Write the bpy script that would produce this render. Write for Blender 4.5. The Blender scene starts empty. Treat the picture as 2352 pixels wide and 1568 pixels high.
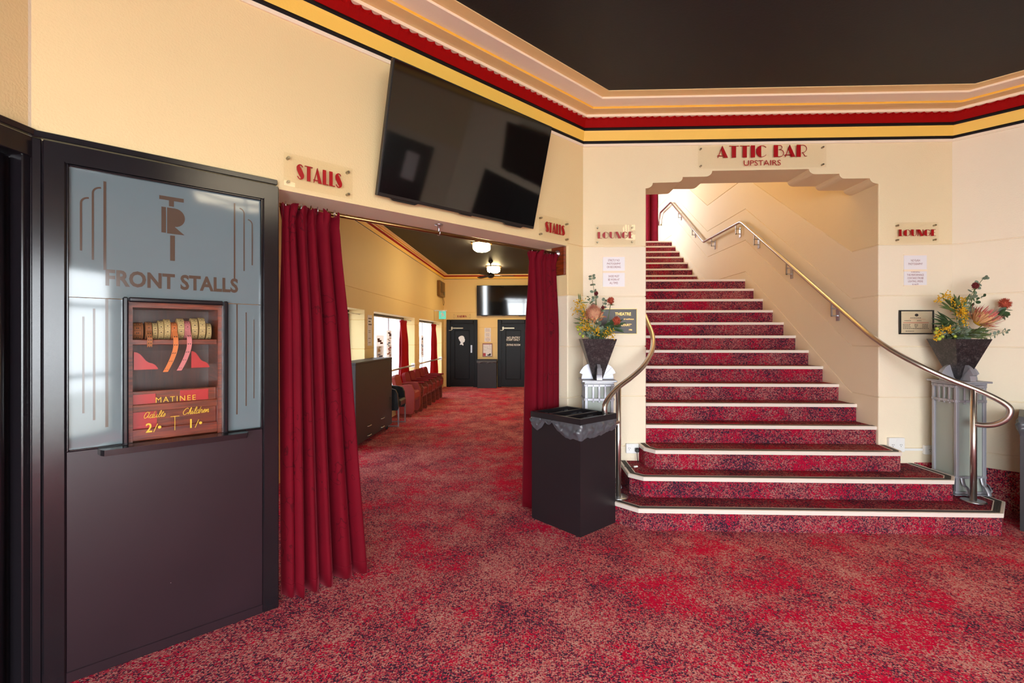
import bpy, bmesh, math, random
from mathutils import Vector, Matrix
from mathutils.geometry import tessellate_polygon
random.seed(7)
SC = bpy.context.scene
COL = SC.collection
PI = math.pi
R2 = math.sqrt(0.5)
rad = math.radians

# ------------------------------------------------------------------ camera
cam_d = bpy.data.cameras.new('camera')
cam = bpy.data.objects.new('camera', cam_d)
COL.objects.link(cam)
cam.location = (0, 0, 1.6)
cam.rotation_euler = (PI / 2, 0, rad(2.1))
cam_d.sensor_width = 36.0
cam_d.lens = 36.0 * 1099.5 / 2352
cam_d.shift_y = -(784 - 772.0) / 2352
cam_d.clip_start = 0.05
SC.camera = cam

# ------------------------------------------------------------------ world, lights, exposure
SC.view_settings.view_transform = 'Standard'
SC.view_settings.look = 'None'
SC.view_settings.gamma = 1.0
SC.view_settings.use_curve_mapping = False
SC.view_settings.exposure = 0.22
SC.cycles.use_denoising = True
SC.cycles.max_bounces = 10
SC.cycles.diffuse_bounces = 6
SC.cycles.transparent_max_bounces = 12
SC.cycles.sample_clamp_indirect = 6.0
SC.cycles.caustics_reflective = False
SC.cycles.caustics_refractive = False

SKY = 16.0
W = bpy.data.worlds.new('overcast daylight')
SC.world = W
W.use_nodes = True
bg = W.node_tree.nodes['Background']
bg.inputs['Color'].default_value = (0.90, 0.96, 1.0, 1)
bg.inputs['Strength'].default_value = SKY

def area(name, loc, rot, sx, sy, energy=0, color=(1, 1, 1), portal=False):
    l = bpy.data.lights.new(name, 'AREA')
    l.shape = 'RECTANGLE'
    l.size, l.size_y = sx, sy
    l.energy = energy
    l.color = color
    o = bpy.data.objects.new(name, l)
    o.location, o.rotation_euler = loc, rot
    COL.objects.link(o)
    if portal:
        l.cycles.is_portal = True
    return o

# portals: the glazed street entrance behind the camera, the hall windows, the landing window
area('entrance_portal', (.9, -2.62, 1.35), (PI / 2, 0, 0), 5.2, 2.66, portal=True)
for yc, w in ((6.7, 2.2), (9.77, 2.98), (13.24, 3.02)):
    area('hall_window_portal', (-2.96, yc, 1.24), (PI / 2, 0, -PI / 2), w, 1.6, portal=True)
area('landing_window_portal', (1.12, 11.95, 5.2), (PI / 2, 0, -PI / 2), 1.7, 2.0, portal=True)

def lamp(name, loc, energy, color=(1.0, 0.76, 0.32), radius=0.15):
    l = bpy.data.lights.new(name, 'POINT')
    l.energy, l.color, l.shadow_soft_size = energy, color, radius
    o = bpy.data.objects.new(name, l)
    o.location = loc
    COL.objects.link(o)
    return o

# ------------------------------------------------------------------ colour and materials
def lin(r, g, b):
    f = lambda c: (c / 255 / 12.92) if c <= 10 else ((c / 255 + 0.055) / 1.055) ** 2.4
    return (f(r), f(g), f(b), 1)

class NT:
    """small helper round a node tree"""
    def __init__(s, m):
        m.use_nodes = True
        s.t = m.node_tree
        s.b = s.t.nodes['Principled BSDF']
    def n(s, typ, **kw):
        d = s.t.nodes.new(typ)
        for k, v in kw.items():
            if k in d.inputs.keys():
                d.inputs[k].default_value = v
            else:
                setattr(d, k, v)
        return d
    def l(s, a, ao, b, bi):
        s.t.links.new(a.outputs[ao], b.inputs[bi])

def mat(name, col, rough=0.5, metal=0.0, var=0.06, vscale=6.0, bump=0.0, bscale=60.0, spec=0.5, coat=0.0, sheen=0.0, emit=None, estr=0, trans=0, stretch=None):
    m = bpy.data.materials.new(name)
    t = NT(m)
    b = t.b
    c = lin(*col) if max(col) > 1 else tuple(col) + (1,)
    tc = t.n('ShaderNodeTexCoord')
    src, so = tc, 'Object'
    if stretch:
        mp = t.n('ShaderNodeMapping')
        mp.inputs['Scale'].default_value = stretch
        t.l(tc, 'Object', mp, 'Vector')
        src, so = mp, 'Vector'
    if var > 0:
        nz = t.n('ShaderNodeTexNoise', Scale=vscale, Detail=4.0)
        t.l(src, so, nz, 'Vector')
        mx = t.n('ShaderNodeMix', data_type='RGBA')
        mx.inputs[6].default_value = tuple(min(1, x * (1 - var)) for x in c[:3]) + (1,)
        mx.inputs[7].default_value = tuple(min(1, x * (1 + var)) for x in c[:3]) + (1,)
        t.l(nz, 'Fac', mx, 0)
        t.t.links.new(mx.outputs[2], b.inputs['Base Color'])
    else:
        b.inputs['Base Color'].default_value = c
    b.inputs['Roughness'].default_value = rough
    b.inputs['Metallic'].default_value = metal
    b.inputs['Specular IOR Level'].default_value = spec
    b.inputs['Coat Weight'].default_value = coat
    if sheen:
        b.inputs['Sheen Weight'].default_value = sheen
        b.inputs['Sheen Roughness'].default_value = 0.4
        b.inputs['Sheen Tint'].default_value = (1, .35, .4, 1)
    if trans:
        b.inputs['Transmission Weight'].default_value = trans
    if emit:
        b.inputs['Emission Color'].default_value = tuple(emit) + (1,)
        b.inputs['Emission Strength'].default_value = estr
    if bump:
        n2 = t.n('ShaderNodeTexNoise', Scale=bscale, Detail=3.0)
        t.l(src, so, n2, 'Vector')
        bp = t.n('ShaderNodeBump', Strength=bump, Distance=0.01)
        t.l(n2, 'Fac', bp, 'Height')
        t.l(bp, 'Normal', b, 'Normal')
    return m

def pane_mat(name, gloss=0.10, tint=(1, 1, 1)):
    m = bpy.data.materials.new(name)
    m.use_nodes = True
    t = m.node_tree
    for n in list(t.nodes):
        t.nodes.remove(n)
    o = t.nodes.new('ShaderNodeOutputMaterial')
    tr = t.nodes.new('ShaderNodeBsdfTransparent')
    tr.inputs['Color'].default_value = tuple(tint) + (1,)
    gl = t.nodes.new('ShaderNodeBsdfGlossy')
    gl.inputs['Roughness'].default_value = 0.02
    mx = t.nodes.new('ShaderNodeMixShader')
    lw = t.nodes.new('ShaderNodeLayerWeight')
    pw = t.nodes.new('ShaderNodeMath')
    pw.operation = 'POWER'
    pw.inputs[1].default_value = 4.0
    t.links.new(lw.outputs['Facing'], pw.inputs[0])
    ad = t.nodes.new('ShaderNodeMath')
    ad.operation = 'MULTIPLY_ADD'
    ad.inputs[1].default_value = 0.8
    ad.inputs[2].default_value = gloss * .5
    t.links.new(pw.outputs[0], ad.inputs[0])
    t.links.new(ad.outputs[0], mx.inputs[0])
    t.links.new(tr.outputs[0], mx.inputs[1])
    t.links.new(gl.outputs[0], mx.inputs[2])
    t.links.new(mx.outputs[0], o.inputs[0])
    return m

def carpet_mat(name='mottled red carpet', shift=0.0, crimson=2.05, mul=1.0):
    """cut-pile carpet: every tuft gets its own colour, drifts of tone shift the odds"""
    m = bpy.data.materials.new(name)
    t = NT(m)
    tc = t.n('ShaderNodeTexCoord')
    vo = t.n('ShaderNodeTexVoronoi', Scale=135.0)
    t.l(tc, 'Object', vo, 'Vector')
    sp = t.n('ShaderNodeSeparateColor')
    t.l(vo, 'Color', sp, 0)
    v2 = t.n('ShaderNodeTexVoronoi', Scale=70.0)
    t.l(tc, 'Object', v2, 'Vector')
    s2 = t.n('ShaderNodeSeparateColor')
    t.l(v2, 'Color', s2, 0)
    def drift(loc, sc, scale, detail, rough):
        mp = t.n('ShaderNodeMapping')
        mp.inputs['Location'].default_value = loc
        mp.inputs['Scale'].default_value = sc
        t.l(tc, 'Object', mp, 'Vector')
        n = t.n('ShaderNodeTexNoise', Scale=scale, Detail=detail, Roughness=rough)
        t.l(mp, 'Vector', n, 'Vector')
        return n
    n1 = drift((0, 0, 0), (1, .8, 1), 2.6, 6.0, .68)
    n2 = drift((7.3, 2.1, 4), (1, 1, 1), 2.9, 7.0, .72)
    n3 = drift((3.3, 9.1, 1), (1, .5, 1), 1.1, 3.0, .5)
    # faint rows along the length of the carpet
    mpw = t.n('ShaderNodeMapping')
    t.l(tc, 'Object', mpw, 'Vector')
    wv = t.n('ShaderNodeTexWave', Scale=26.0, Distortion=1.2)
    t.l(mpw, 'Vector', wv, 'Vector')
    def math_(op, a, b, clamp=False):
        d = t.n('ShaderNodeMath', operation=op)
        d.use_clamp = clamp
        for i, x in enumerate((a, b)):
            if isinstance(x, tuple):
                t.t.links.new(x[0].outputs[x[1]], d.inputs[i])
            else:
                d.inputs[i].default_value = x
        return d
    a = math_('MULTIPLY', (sp, 0), 0.74)
    a2 = math_('MULTIPLY', (s2, 0), 0.26)
    a = math_('ADD', (a, 0), (a2, 0))
    k = math_('MULTIPLY', (n1, 'Fac'), 1.3)
    k = math_('SUBTRACT', (k, 0), 0.68 + shift)
    a = math_('ADD', (a, 0), (k, 0))
    k = math_('MULTIPLY', (wv, 'Fac'), 0.10)
    a = math_('ADD', (a, 0), (k, 0), True)
    r1 = t.n('ShaderNodeValToRGB')
    cr = r1.color_ramp
    stops = [(0.0, (54, 44, 62)), (0.25, (74, 52, 70)), (0.35, (138, 38, 66)), (0.46, (190, 52, 76)), (0.58, (200, 92, 96)), (0.78, (202, 134, 126)), (1.0, (210, 156, 146))]
    stops = [(p, tuple(v * mul for v in c)) for p, c in stops]
    cr.elements[0].position, cr.elements[0].color = stops[0][0], lin(*stops[0][1])
    cr.elements[1].position, cr.elements[1].color = stops[-1][0], lin(*stops[-1][1])
    for p, c in stops[1:-1]:
        e = cr.elements.new(p)
        e.color = lin(*c)
    t.l(a, 0, r1, 'Fac')
    # crimson clumps
    b1 = math_('MULTIPLY', (s2, 1), 0.35)
    b2 = math_('MULTIPLY', (sp, 1), 0.50)
    b1 = math_('ADD', (b1, 0), (b2, 0))
    kk = math_('MULTIPLY', (n2, 'Fac'), 2.2)
    b1 = math_('ADD', (b1, 0), (kk, 0))
    kk = math_('MULTIPLY', (n3, 'Fac'), 0.8)
    b1 = math_('ADD', (b1, 0), (kk, 0))
    r2 = t.n('ShaderNodeMapRange')
    r2.inputs[1].default_value = crimson
    r2.inputs[2].default_value = crimson + .12
    t.l(b1, 0, r2, 0)
    mx = t.n('ShaderNodeMix', data_type='RGBA')
    mx.inputs[7].default_value = lin(208 * mul, 8, 60 * mul)
    t.l(r2, 0, mx, 0)
    t.l(r1, 'Color', mx, 6)
    t.t.links.new(mx.outputs[2], t.b.inputs['Base Color'])
    t.b.inputs['Roughness'].default_value = 0.95
    t.b.inputs['Specular IOR Level'].default_value = 0.1
    bp = t.n('ShaderNodeBump', Strength=0.5, Distance=0.004)
    t.l(vo, 'Distance', bp, 'Height')
    t.l(bp, 'Normal', t.b, 'Normal')
    return m

def velvet_mat(name, col):
    m = bpy.data.materials.new(name)
    t = NT(m)
    tc = t.n('ShaderNodeTexCoord')
    n = t.n('ShaderNodeTexNoise', Scale=5.0, Detail=3.0)
    t.l(tc, 'Object', n, 'Vector')
    # burnt-out scroll pattern: warped rings in scattered cells
    mpn = t.n('ShaderNodeMapping')
    mpn.inputs['Scale'].default_value = (1, 1, 0.8)
    t.l(tc, 'Object', mpn, 'Vector')
    ns = t.n('ShaderNodeTexNoise', Scale=9.0, Detail=2.0)
    t.l(mpn, 'Vector', ns, 'Vector')
    wv = t.n('ShaderNodeMath', operation='MULTIPLY')
    wv.inputs[1].default_value = 26.0
    t.l(ns, 'Fac', wv, 0)
    sn = t.n('ShaderNodeMath', operation='SINE')
    t.l(wv, 0, sn, 0)
    mr = t.n('ShaderNodeMapRange')
    mr.inputs[1].default_value = 0.93
    mr.inputs[2].default_value = 1.0
    t.l(sn, 0, mr, 0)
    nm = t.n('ShaderNodeTexNoise', Scale=3.2, Detail=1.0)
    t.l(tc, 'Object', nm, 'Vector')
    mr2 = t.n('ShaderNodeMapRange')
    mr2.inputs[1].default_value = 0.5
    mr2.inputs[2].default_value = 0.6
    t.l(nm, 'Fac', mr2, 0)
    mu = t.n('ShaderNodeMath', operation='MULTIPLY')
    t.l(mr, 0, mu, 0)
    t.l(mr2, 0, mu, 1)
    mu2 = t.n('ShaderNodeMath', operation='MULTIPLY')
    mu2.inputs[1].default_value = 0.7
    t.l(mu, 0, mu2, 0)
    c = lin(*col)
    mx = t.n('ShaderNodeMix', data_type='RGBA')
    mx.inputs[6].default_value = tuple(x * .82 for x in c[:3]) + (1,)
    mx.inputs[7].default_value = tuple(min(1, x * 1.18) for x in c[:3]) + (1,)
    t.l(n, 'Fac', mx, 0)
    m2 = t.n('ShaderNodeMix', data_type='RGBA')
    t.l(mu2, 0, m2, 0)
    t.t.links.new(mx.outputs[2], m2.inputs[6])
    m2.inputs[7].default_value = tuple(x * .28 for x in c[:3]) + (1,)
    t.t.links.new(m2.outputs[2], t.b.inputs['Base Color'])
    t.b.inputs['Roughness'].default_value = 0.8
    t.b.inputs['Specular IOR Level'].default_value = 0.15
    t.b.inputs['Sheen Weight'].default_value = 0.22
    t.b.inputs['Sheen Roughness'].default_value = 0.35
    t.b.inputs['Sheen Tint'].default_value = (0.9, 0.12, 0.18, 1)
    return m

def wood_mat(name, c1, c2, rough=0.35, scale=7.0, coat=0.3, axis=(1, 1, 12)):
    m = bpy.data.materials.new(name)
    t = NT(m)
    tc = t.n('ShaderNodeTexCoord')
    mp = t.n('ShaderNodeMapping')
    mp.inputs['Scale'].default_value = axis
    t.l(tc, 'Object', mp, 'Vector')
    n = t.n('ShaderNodeTexNoise', Scale=scale, Detail=6.0, Distortion=0.6)
    t.l(mp, 'Vector', n, 'Vector')
    r = t.n('ShaderNodeValToRGB')
    r.color_ramp.elements[0].position = .3
    r.color_ramp.elements[1].position = .7
    r.color_ramp.elements[0].color = lin(*c1)
    r.color_ramp.elements[1].color = lin(*c2)
    t.l(n, 'Fac', r, 'Fac')
    t.l(r, 'Color', t.b, 'Base Color')
    t.b.inputs['Roughness'].default_value = rough
    t.b.inputs['Coat Weight'].default_value = coat
    t.b.inputs['Coat Roughness'].default_value = 0.1
    return m

def speckled_black(name):
    """glossy black paint with scattered pale chips and fine scratches"""
    m = bpy.data.materials.new(name)
    t = NT(m)
    tc = t.n('ShaderNodeTexCoord')
    v = t.n('ShaderNodeTexVoronoi', Scale=9.0)
    t.l(tc, 'Object', v, 'Vector')
    mr = t.n('ShaderNodeMapRange')
    mr.inputs[1].default_value = 0.020
    mr.inputs[2].default_value = 0.012
    t.l(v, 'Distance', mr, 0)
    n = t.n('ShaderNodeTexNoise', Scale=2.0, Detail=5.0)
    t.l(tc, 'Object', n, 'Vector')
    a = t.n('ShaderNodeMix', data_type='RGBA')
    a.inputs[6].default_value = lin(30, 19, 24)
    a.inputs[7].default_value = lin(45, 29, 36)
    t.l(n, 'Fac', a, 0)
    b = t.n('ShaderNodeMix', data_type='RGBA')
    t.l(mr, 0, b, 0)
    t.t.links.new(a.outputs[2], b.inputs[6])
    b.inputs[7].default_value = lin(150, 140, 140)
    t.t.links.new(b.outputs[2], t.b.inputs['Base Color'])
    t.b.inputs['Roughness'].default_value = 0.32
    t.b.inputs['Specular IOR Level'].default_value = 0.45
    return m

def poster_mat(name, col, var=.1):
    """thin paper that lets window light through"""
    m = mat(name, col, .6, var=var, vscale=14)
    t = m.node_tree
    p = t.nodes['Principled BSDF']
    tr = t.nodes.new('ShaderNodeBsdfTranslucent')
    tr.inputs['Color'].default_value = lin(*col)
    mx = t.nodes.new('ShaderNodeMixShader')
    mx.inputs[0].default_value = .55
    t.links.new(p.outputs[0], mx.inputs[1])
    t.links.new(tr.outputs[0], mx.inputs[2])
    t.links.new(mx.outputs[0], t.nodes['Material Output'].inputs[0])
    return m

def granite_mat():
    m = bpy.data.materials.new('black speckled stone')
    t = NT(m)
    tc = t.n('ShaderNodeTexCoord')
    n = t.n('ShaderNodeTexNoise', Scale=130.0, Detail=3.0)
    t.l(tc, 'Object', n, 'Vector')
    n2 = t.n('ShaderNodeTexNoise', Scale=22.0, Detail=5.0, Distortion=1.5)
    t.l(tc, 'Object', n2, 'Vector')
    ad = t.n('ShaderNodeMath', operation='MULTIPLY')
    t.l(n, 'Fac', ad, 0)
    t.l(n2, 'Fac', ad, 1)
    r = t.n('ShaderNodeValToRGB')
    r.color_ramp.elements[0].position = .22
    r.color_ramp.elements[1].position = .5
    r.color_ramp.elements[0].color = lin(34, 31, 33)
    r.color_ramp.elements[1].color = lin(98, 92, 92)
    t.l(ad, 0, r, 'Fac')
    t.l(r, 'Color', t.b, 'Base Color')
    t.b.inputs['Roughness'].default_value = 0.3
    return m

M = {}
M['carpet'] = carpet_mat(mul=1.0, crimson=2.09)
M['dimmed_staircarpet'] = carpet_mat('redder stair carpet darkened for shade', .09, 2.06, .76)  # redder carpet, with the dim light of the stairs put into the colour
M['cream'] = mat('upper cream plaster paint', (238, 219, 178), .62, var=.035, vscale=1.5, bump=.25, bscale=90)
M['pale'] = mat('lower pale plaster paint', (240, 226, 200), .62, var=.03, vscale=1.5, bump=.25, bscale=90)
M['hallcream'] = mat('hall cream plaster paint', (238, 210, 150), .62, var=.035, vscale=1.5, bump=.2, bscale=90)
M['warmlit_cream'] = mat('cream plaster with warm light in colour', (232, 206, 154), .62, var=.035, vscale=1.5, bump=.25, bscale=90)  # cream again, with the warmer lighting of these walls put into the colour
M['ceil'] = mat('dark brown ceiling paint', (25, 23, 28), .6, var=.05, vscale=3, bump=.1, bscale=50)
M['yellow'] = mat('ochre yellow cornice paint', (246, 200, 90), .5, var=.03, bump=.1, bscale=70)
M['yellow2'] = mat('bright yellow cornice fillet', (240, 182, 60), .5, var=.02)
M['tan'] = mat('tan cornice paint', (240, 206, 148), .55, var=.03, bump=.15, bscale=70)
M['pink'] = mat('pale pink cornice paint', (248, 232, 216), .55, var=.02, bump=.15, bscale=70)
M['ivory'] = mat('ivory cornice fillet paint', (244, 226, 200), .5, var=.02)
M['cornred'] = mat('deep red frieze paint', (150, 2, 2), .75, var=.06, spec=.12)
M['cornblack'] = mat('black cornice bead paint', (24, 20, 20), .6, spec=.15, var=.2, vscale=60)
M['gloss_black'] = mat('gloss black frame paint', (26, 23, 27), .17, var=.15, vscale=12, bump=.02, bscale=25, stretch=(30, 30, 2))
M['panel_black'] = speckled_black('chipped black panel paint')
M['door_black'] = mat('black door gloss paint', (13, 15, 19), .32, spec=.25, var=.3, vscale=5, stretch=(20, 20, 1), bump=.05, bscale=20)
M['box_black'] = mat('black bin laminate', (30, 27, 31), .42, var=.12, vscale=10)
M['cab_black'] = mat('black grained cabinet veneer', (48, 40, 45), .5, var=.3, vscale=8, stretch=(40, 40, 1.2))
M['bag'] = mat('black plastic bin liner', (80, 82, 88), .3, var=.2, spec=.6, bump=.2, bscale=14)
M['etched'] = mat('etched grey glass', (104, 117, 121), .06, var=.05, vscale=3, spec=.6)
M['bronze_print'] = mat('bronze brown screen print', (84, 68, 58), .12, var=.05)
M['pane'] = pane_mat('clear pane glass', .045)
M['dimming_pane'] = pane_mat('window glass with added dimming tint', .09, (.52, .53, .55))  # tint added to hold back daylight on the hall floor
M['pedmetal'] = mat('pale satin pedestal metal', (168, 168, 176), .42, .45, var=.05, spec=.3)
M['acrylic'] = pane_mat('clear acrylic sheet', .04, (.995, .985, .965))
M['sign_red'] = mat('red raised lettering', (160, 0, 14), .35, var=.03)
M['steel'] = mat('polished steel tube', (214, 208, 202), .3, 1.0, var=.05, vscale=20)
M['brass'] = mat('aged brass rod', (150, 118, 74), .3, 1.0, var=.1, vscale=20)
M['satin'] = mat('satin aluminium', (198, 200, 206), .3, 1.0, var=.05, vscale=20)
M['stud'] = mat('brushed stand-off stud', (176, 164, 140), .3, 1.0, var=.05)
M['nose'] = mat('ivory stair nosing strip', (226, 214, 204), .4, var=.03)
M['noserib'] = mat('dark ribbed nosing insert', (62, 58, 56), .6, var=.1, vscale=40)
M['velvet'] = velvet_mat('crimson velvet', (102, 1, 21))
M['velvet_dark'] = velvet_mat('dark crimson velvet', (110, 6, 28))
M['tvblack'] = mat('black television bezel', (28, 25, 24), .4, var=.05)
M['screen'] = mat('dark glossy television screen', (12, 11, 11), .05, var=.0, spec=.9)
M['paper'] = mat('white notice card', (236, 232, 234), .5, var=.01)
M['ink_red'] = mat('dark red notice ink', (130, 30, 40), .6, var=0)
M['ink_black'] = mat('black print ink', (40, 36, 36), .6, var=0)
M['gold'] = mat('gold lettering', (226, 176, 84), .35, .3, var=.05)
M['plaque'] = mat('dark grey plaque plate', (66, 58, 54), .45, var=.06)
M['wood'] = wood_mat('red brown varnished timber', (78, 26, 10), (140, 56, 20))
M['wood_dark'] = wood_mat('dark brown timber board', (44, 20, 12), (74, 36, 20), axis=(12, 1, 1))
M['granite'] = granite_mat()
M['white'] = mat('white plastic', (238, 238, 236), .35, var=.01)
M['white_paint'] = mat('white sign paint', (235, 236, 236), .5, var=.01)
M['blackplastic'] = mat('black plastic', (22, 22, 22), .35, var=.05)
M['rubber'] = mat('dark rubber', (30, 30, 32), .7, var=.05)
M['vinyl'] = mat('black vinyl upholstery', (26, 27, 28), .35, var=.1, bump=.1, bscale=40)
M['redfab'] = mat('red seat fabric', (122, 3, 16), .85, var=.12, vscale=20)
M['salmon'] = mat('faded salmon vinyl', (150, 50, 42), .6, var=.08, vscale=10)
M['lampglass'] = mat('glowing lantern glass', (255, 236, 190), .4, var=0, emit=(1.0, .76, .38), estr=75.0)
M['lampglass2'] = mat('glowing lobby lantern glass', (255, 236, 190), .4, var=0, emit=(1.0, .87, .62), estr=8.5)
M['lampframe'] = mat('bronze lantern frame', (120, 84, 36), .4, .6, var=.1)
M['window_red'] = poster_mat('backlit red curtain cloth', (176, 6, 28), .12)
M['pave'] = mat('pale street paving', (190, 188, 184), .8, var=.1, vscale=3)
M['frostrib'] = mat('ribbed pale glass', (160, 168, 160), .35, var=.04, stretch=(90, 90, 1), vscale=4, spec=.35)
M['print_yellow'] = mat('yellow painted lettering', (226, 184, 40), .45, var=.02)
M['redcard'] = mat('red acrylic card', (186, 40, 44), .3, var=.05)
M['stem'] = mat('green stem', (84, 104, 50), .6, var=.15, vscale=30)
M['euc'] = mat('grey green eucalyptus leaf', (112, 128, 106), .55, var=.25, vscale=18)
M['leaf'] = mat('olive green leaf', (82, 98, 52), .5, var=.25, vscale=18)
M['deepleaf'] = mat('dark green leaf', (52, 78, 44), .5, var=.25, vscale=18)
M['wattle'] = mat('yellow wattle blossom', (220, 170, 20), .7, var=.15, vscale=60)
M['protea'] = mat('pink orange protea bract', (226, 176, 126), .6, var=.2, vscale=25)
M['protea_tip'] = mat('pink protea tip', (200, 104, 98), .6, var=.2, vscale=25)
M['fluff'] = mat('downy protea plume', (196, 146, 112), .9, var=.25, vscale=60)
M['banksia'] = mat('rust red pincushion flower', (176, 78, 54), .85, var=.3, vscale=80)
M['maroon'] = mat('maroon blossom', (116, 36, 40), .85, var=.25, vscale=60)
M['gumnut'] = mat('lime green seed pod', (168, 184, 70), .5, var=.15, vscale=20)
M['ticket_tan'] = mat('buff ticket roll paper', (196, 168, 110), .7, var=.06, vscale=40)
M['ticket_orange'] = mat('orange ticket paper', (214, 120, 62), .7, var=.05)
M['ticket_pink'] = mat('pink ticket paper', (204, 120, 118), .7, var=.05)
M['ticket_brown'] = mat('brown ticket paper', (160, 98, 56), .7, var=.06)

# ------------------------------------------------------------------ mesh helpers
class MB:
    def __init__(s):
        s.v, s.f, s.m, s.sm = [], [], [], []
    def add(s, vs, fs, mi=0, smooth=False):
        o = len(s.v)
        s.v += [tuple(v) for v in vs]
        for f in fs:
            s.f.append([i + o for i in f])
            s.m.append(mi)
            s.sm.append(smooth)
        return s
    def box(s, x0, x1, y0, y1, z0, z1, mi=0, X=None):
        vs = [(x, y, z) for z in (z0, z1) for y in (y0, y1) for x in (x0, x1)]
        if X is not None:
            vs = [X @ Vector(v) for v in vs]
        return s.add(vs, [(0, 2, 3, 1), (4, 5, 7, 6), (0, 1, 5, 4), (2, 6, 7, 3), (0, 4, 6, 2), (1, 3, 7, 5)], mi)
    def bbox(s, x0, x1, y0, y1, z0, z1, b=0.004, mi=0, X=None):
        """box with chamfered edges"""
        b = min(b, (x1 - x0) * .45, (y1 - y0) * .45, (z1 - z0) * .45)
        bm = bmesh.new()
        bmesh.ops.create_cube(bm, size=1)
        for v in bm.verts:
            v.co = Vector(((x0 + x1) / 2 + v.co.x * (x1 - x0), (y0 + y1) / 2 + v.co.y * (y1 - y0), (z0 + z1) / 2 + v.co.z * (z1 - z0)))
        bmesh.ops.bevel(bm, geom=list(bm.edges), offset=b, segments=1, affect='EDGES', profile=.5)
        s.bm(bm, mi, X)
        return s
    def bm(s, bm, mi=0, X=None, smooth=False):
        bm.verts.index_update()
        vs = [v.co.copy() for v in bm.verts]
        if X is not None:
            vs = [X @ v for v in vs]
        s.add(vs, [[v.index for v in f.verts] for f in bm.faces], mi, smooth)
        bm.free()
    def prism(s, poly, d0, d1, axis='z', mi=0, X=None):
        """extrude a 2-D polygon; axis z: poly (x,y); axis y: poly (x,z)"""
        n = len(poly)
        P = (lambda p, d: Vector((p[0], p[1], d))) if axis == 'z' else ((lambda p, d: Vector((p[0], d, p[1]))) if axis == 'y' else (lambda p, d: Vector((d, p[0], p[1]))))
        vs = [P(p, d0) for p in poly] + [P(p, d1) for p in poly]
        tri = tessellate_polygon([[Vector((p[0], p[1], 0)) for p in poly]])
        fs = [tuple(t) for t in tri] + [tuple(i + n for i in reversed(t)) for t in tri]
        fs += [(i, (i + 1) % n, n + (i + 1) % n, n + i) for i in range(n)]
        if X is not None:
            vs = [X @ v for v in vs]
        return s.add(vs, fs, mi)
    def tube(s, pts, r, n=10, mi=0, cap=True, smooth=True):
        pts = [Vector(p) for p in pts]
        rs = r if isinstance(r, (list, tuple)) else [r] * len(pts)
        m = len(pts)
        vs = []
        up = None
        for i in range(m):
            t = (pts[min(i + 1, m - 1)] - pts[max(i - 1, 0)]).normalized()
            if up is None:
                up = Vector((0, 0, 1)) if abs(t.z) < .9 else Vector((1, 0, 0))
            a = t.cross(up).normalized()
            up = a.cross(t).normalized()
            k = 1.0
            if 0 < i < m - 1:
                c = (pts[i] - pts[i - 1]).normalized().dot((pts[i + 1] - pts[i]).normalized())
                k = 1 / max(.6, math.sqrt((1 + c) / 2))
            for j in range(n):
                w = 2 * PI * j / n
                vs.append(pts[i] + rs[i] * (a * math.cos(w) * k + up * math.sin(w)))
        fs = []
        for i in range(m - 1):
            for j in range(n):
                fs.append((i * n + j, i * n + (j + 1) % n, (i + 1) * n + (j + 1) % n, (i + 1) * n + j))
        s.add(vs, fs, mi, smooth)
        if cap:
            o = len(s.v) - m * n
            s.f.append([o + j for j in range(n)][::-1]); s.m.append(mi); s.sm.append(False)
            s.f.append([o + (m - 1) * n + j for j in range(n)]); s.m.append(mi); s.sm.append(False)
        return s
    def lathe(s, prof, c=(0, 0, 0), n=20, mi=0, X=None, smooth=True):
        """profile of (r, z) turned about z through c"""
        vs, k = [], len(prof)
        for r, z in prof:
            for j in range(n):
                w = 2 * PI * j / n
                v = Vector((c[0] + r * math.cos(w), c[1] + r * math.sin(w), c[2] + z))
                vs.append(X @ v if X is not None else v)
        fs = [(i * n + j, i * n + (j + 1) % n, (i + 1) * n + (j + 1) % n, (i + 1) * n + j) for i in range(k - 1) for j in range(n)]
        s.add(vs, fs, mi, smooth)
        o = len(s.v) - k * n
        s.f.append([o + j for j in range(n)][::-1]); s.m.append(mi); s.sm.append(False)
        s.f.append([o + (k - 1) * n + j for j in range(n)]); s.m.append(mi); s.sm.append(False)
        return s
    def grid(s, P, mi=0, smooth=True, close=False):
        """P[i][j] points"""
        a, b = len(P), len(P[0])
        vs = [p for row in P for p in row]
        fs = [(i * b + j, i * b + (j + 1) % b, (i + 1) * b + (j + 1) % b, (i + 1) * b + j) for i in range(a - 1) for j in range(b if close else b - 1)]
        return s.add(vs, fs, mi, smooth)
    def build(s, name, mats, parent=None, kind=None):
        me = bpy.data.meshes.new(name)
        me.from_pydata([tuple(v) for v in s.v], [], s.f)
        for m in (mats if isinstance(mats, (list, tuple)) else [mats]):
            me.materials.append(M[m])
        me.polygons.foreach_set('material_index', s.m)
        me.polygons.foreach_set('use_smooth', s.sm)
        me.update()
        bm = bmesh.new()
        bm.from_mesh(me)
        bmesh.ops.recalc_face_normals(bm, faces=bm.faces)
        bm.to_mesh(me)
        bm.free()
        o = bpy.data.objects.new(name, me)
        COL.objects.link(o)
        if parent is not None:
            o.parent = parent
        if kind:
            o['kind'] = kind
        return o

def tag(o, label, cat, group=None):
    o['label'], o['category'] = label, cat
    if group:
        o['group'] = group
    return o

def thing(name, label, cat, loc=(0, 0, 0), rz=0.0, group=None):
    o = bpy.data.objects.new(name, None)
    o.empty_display_size = .1
    COL.objects.link(o)
    o.location = loc
    o.rotation_euler = (0, 0, rz)
    return tag(o, label, cat, group)

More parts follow.
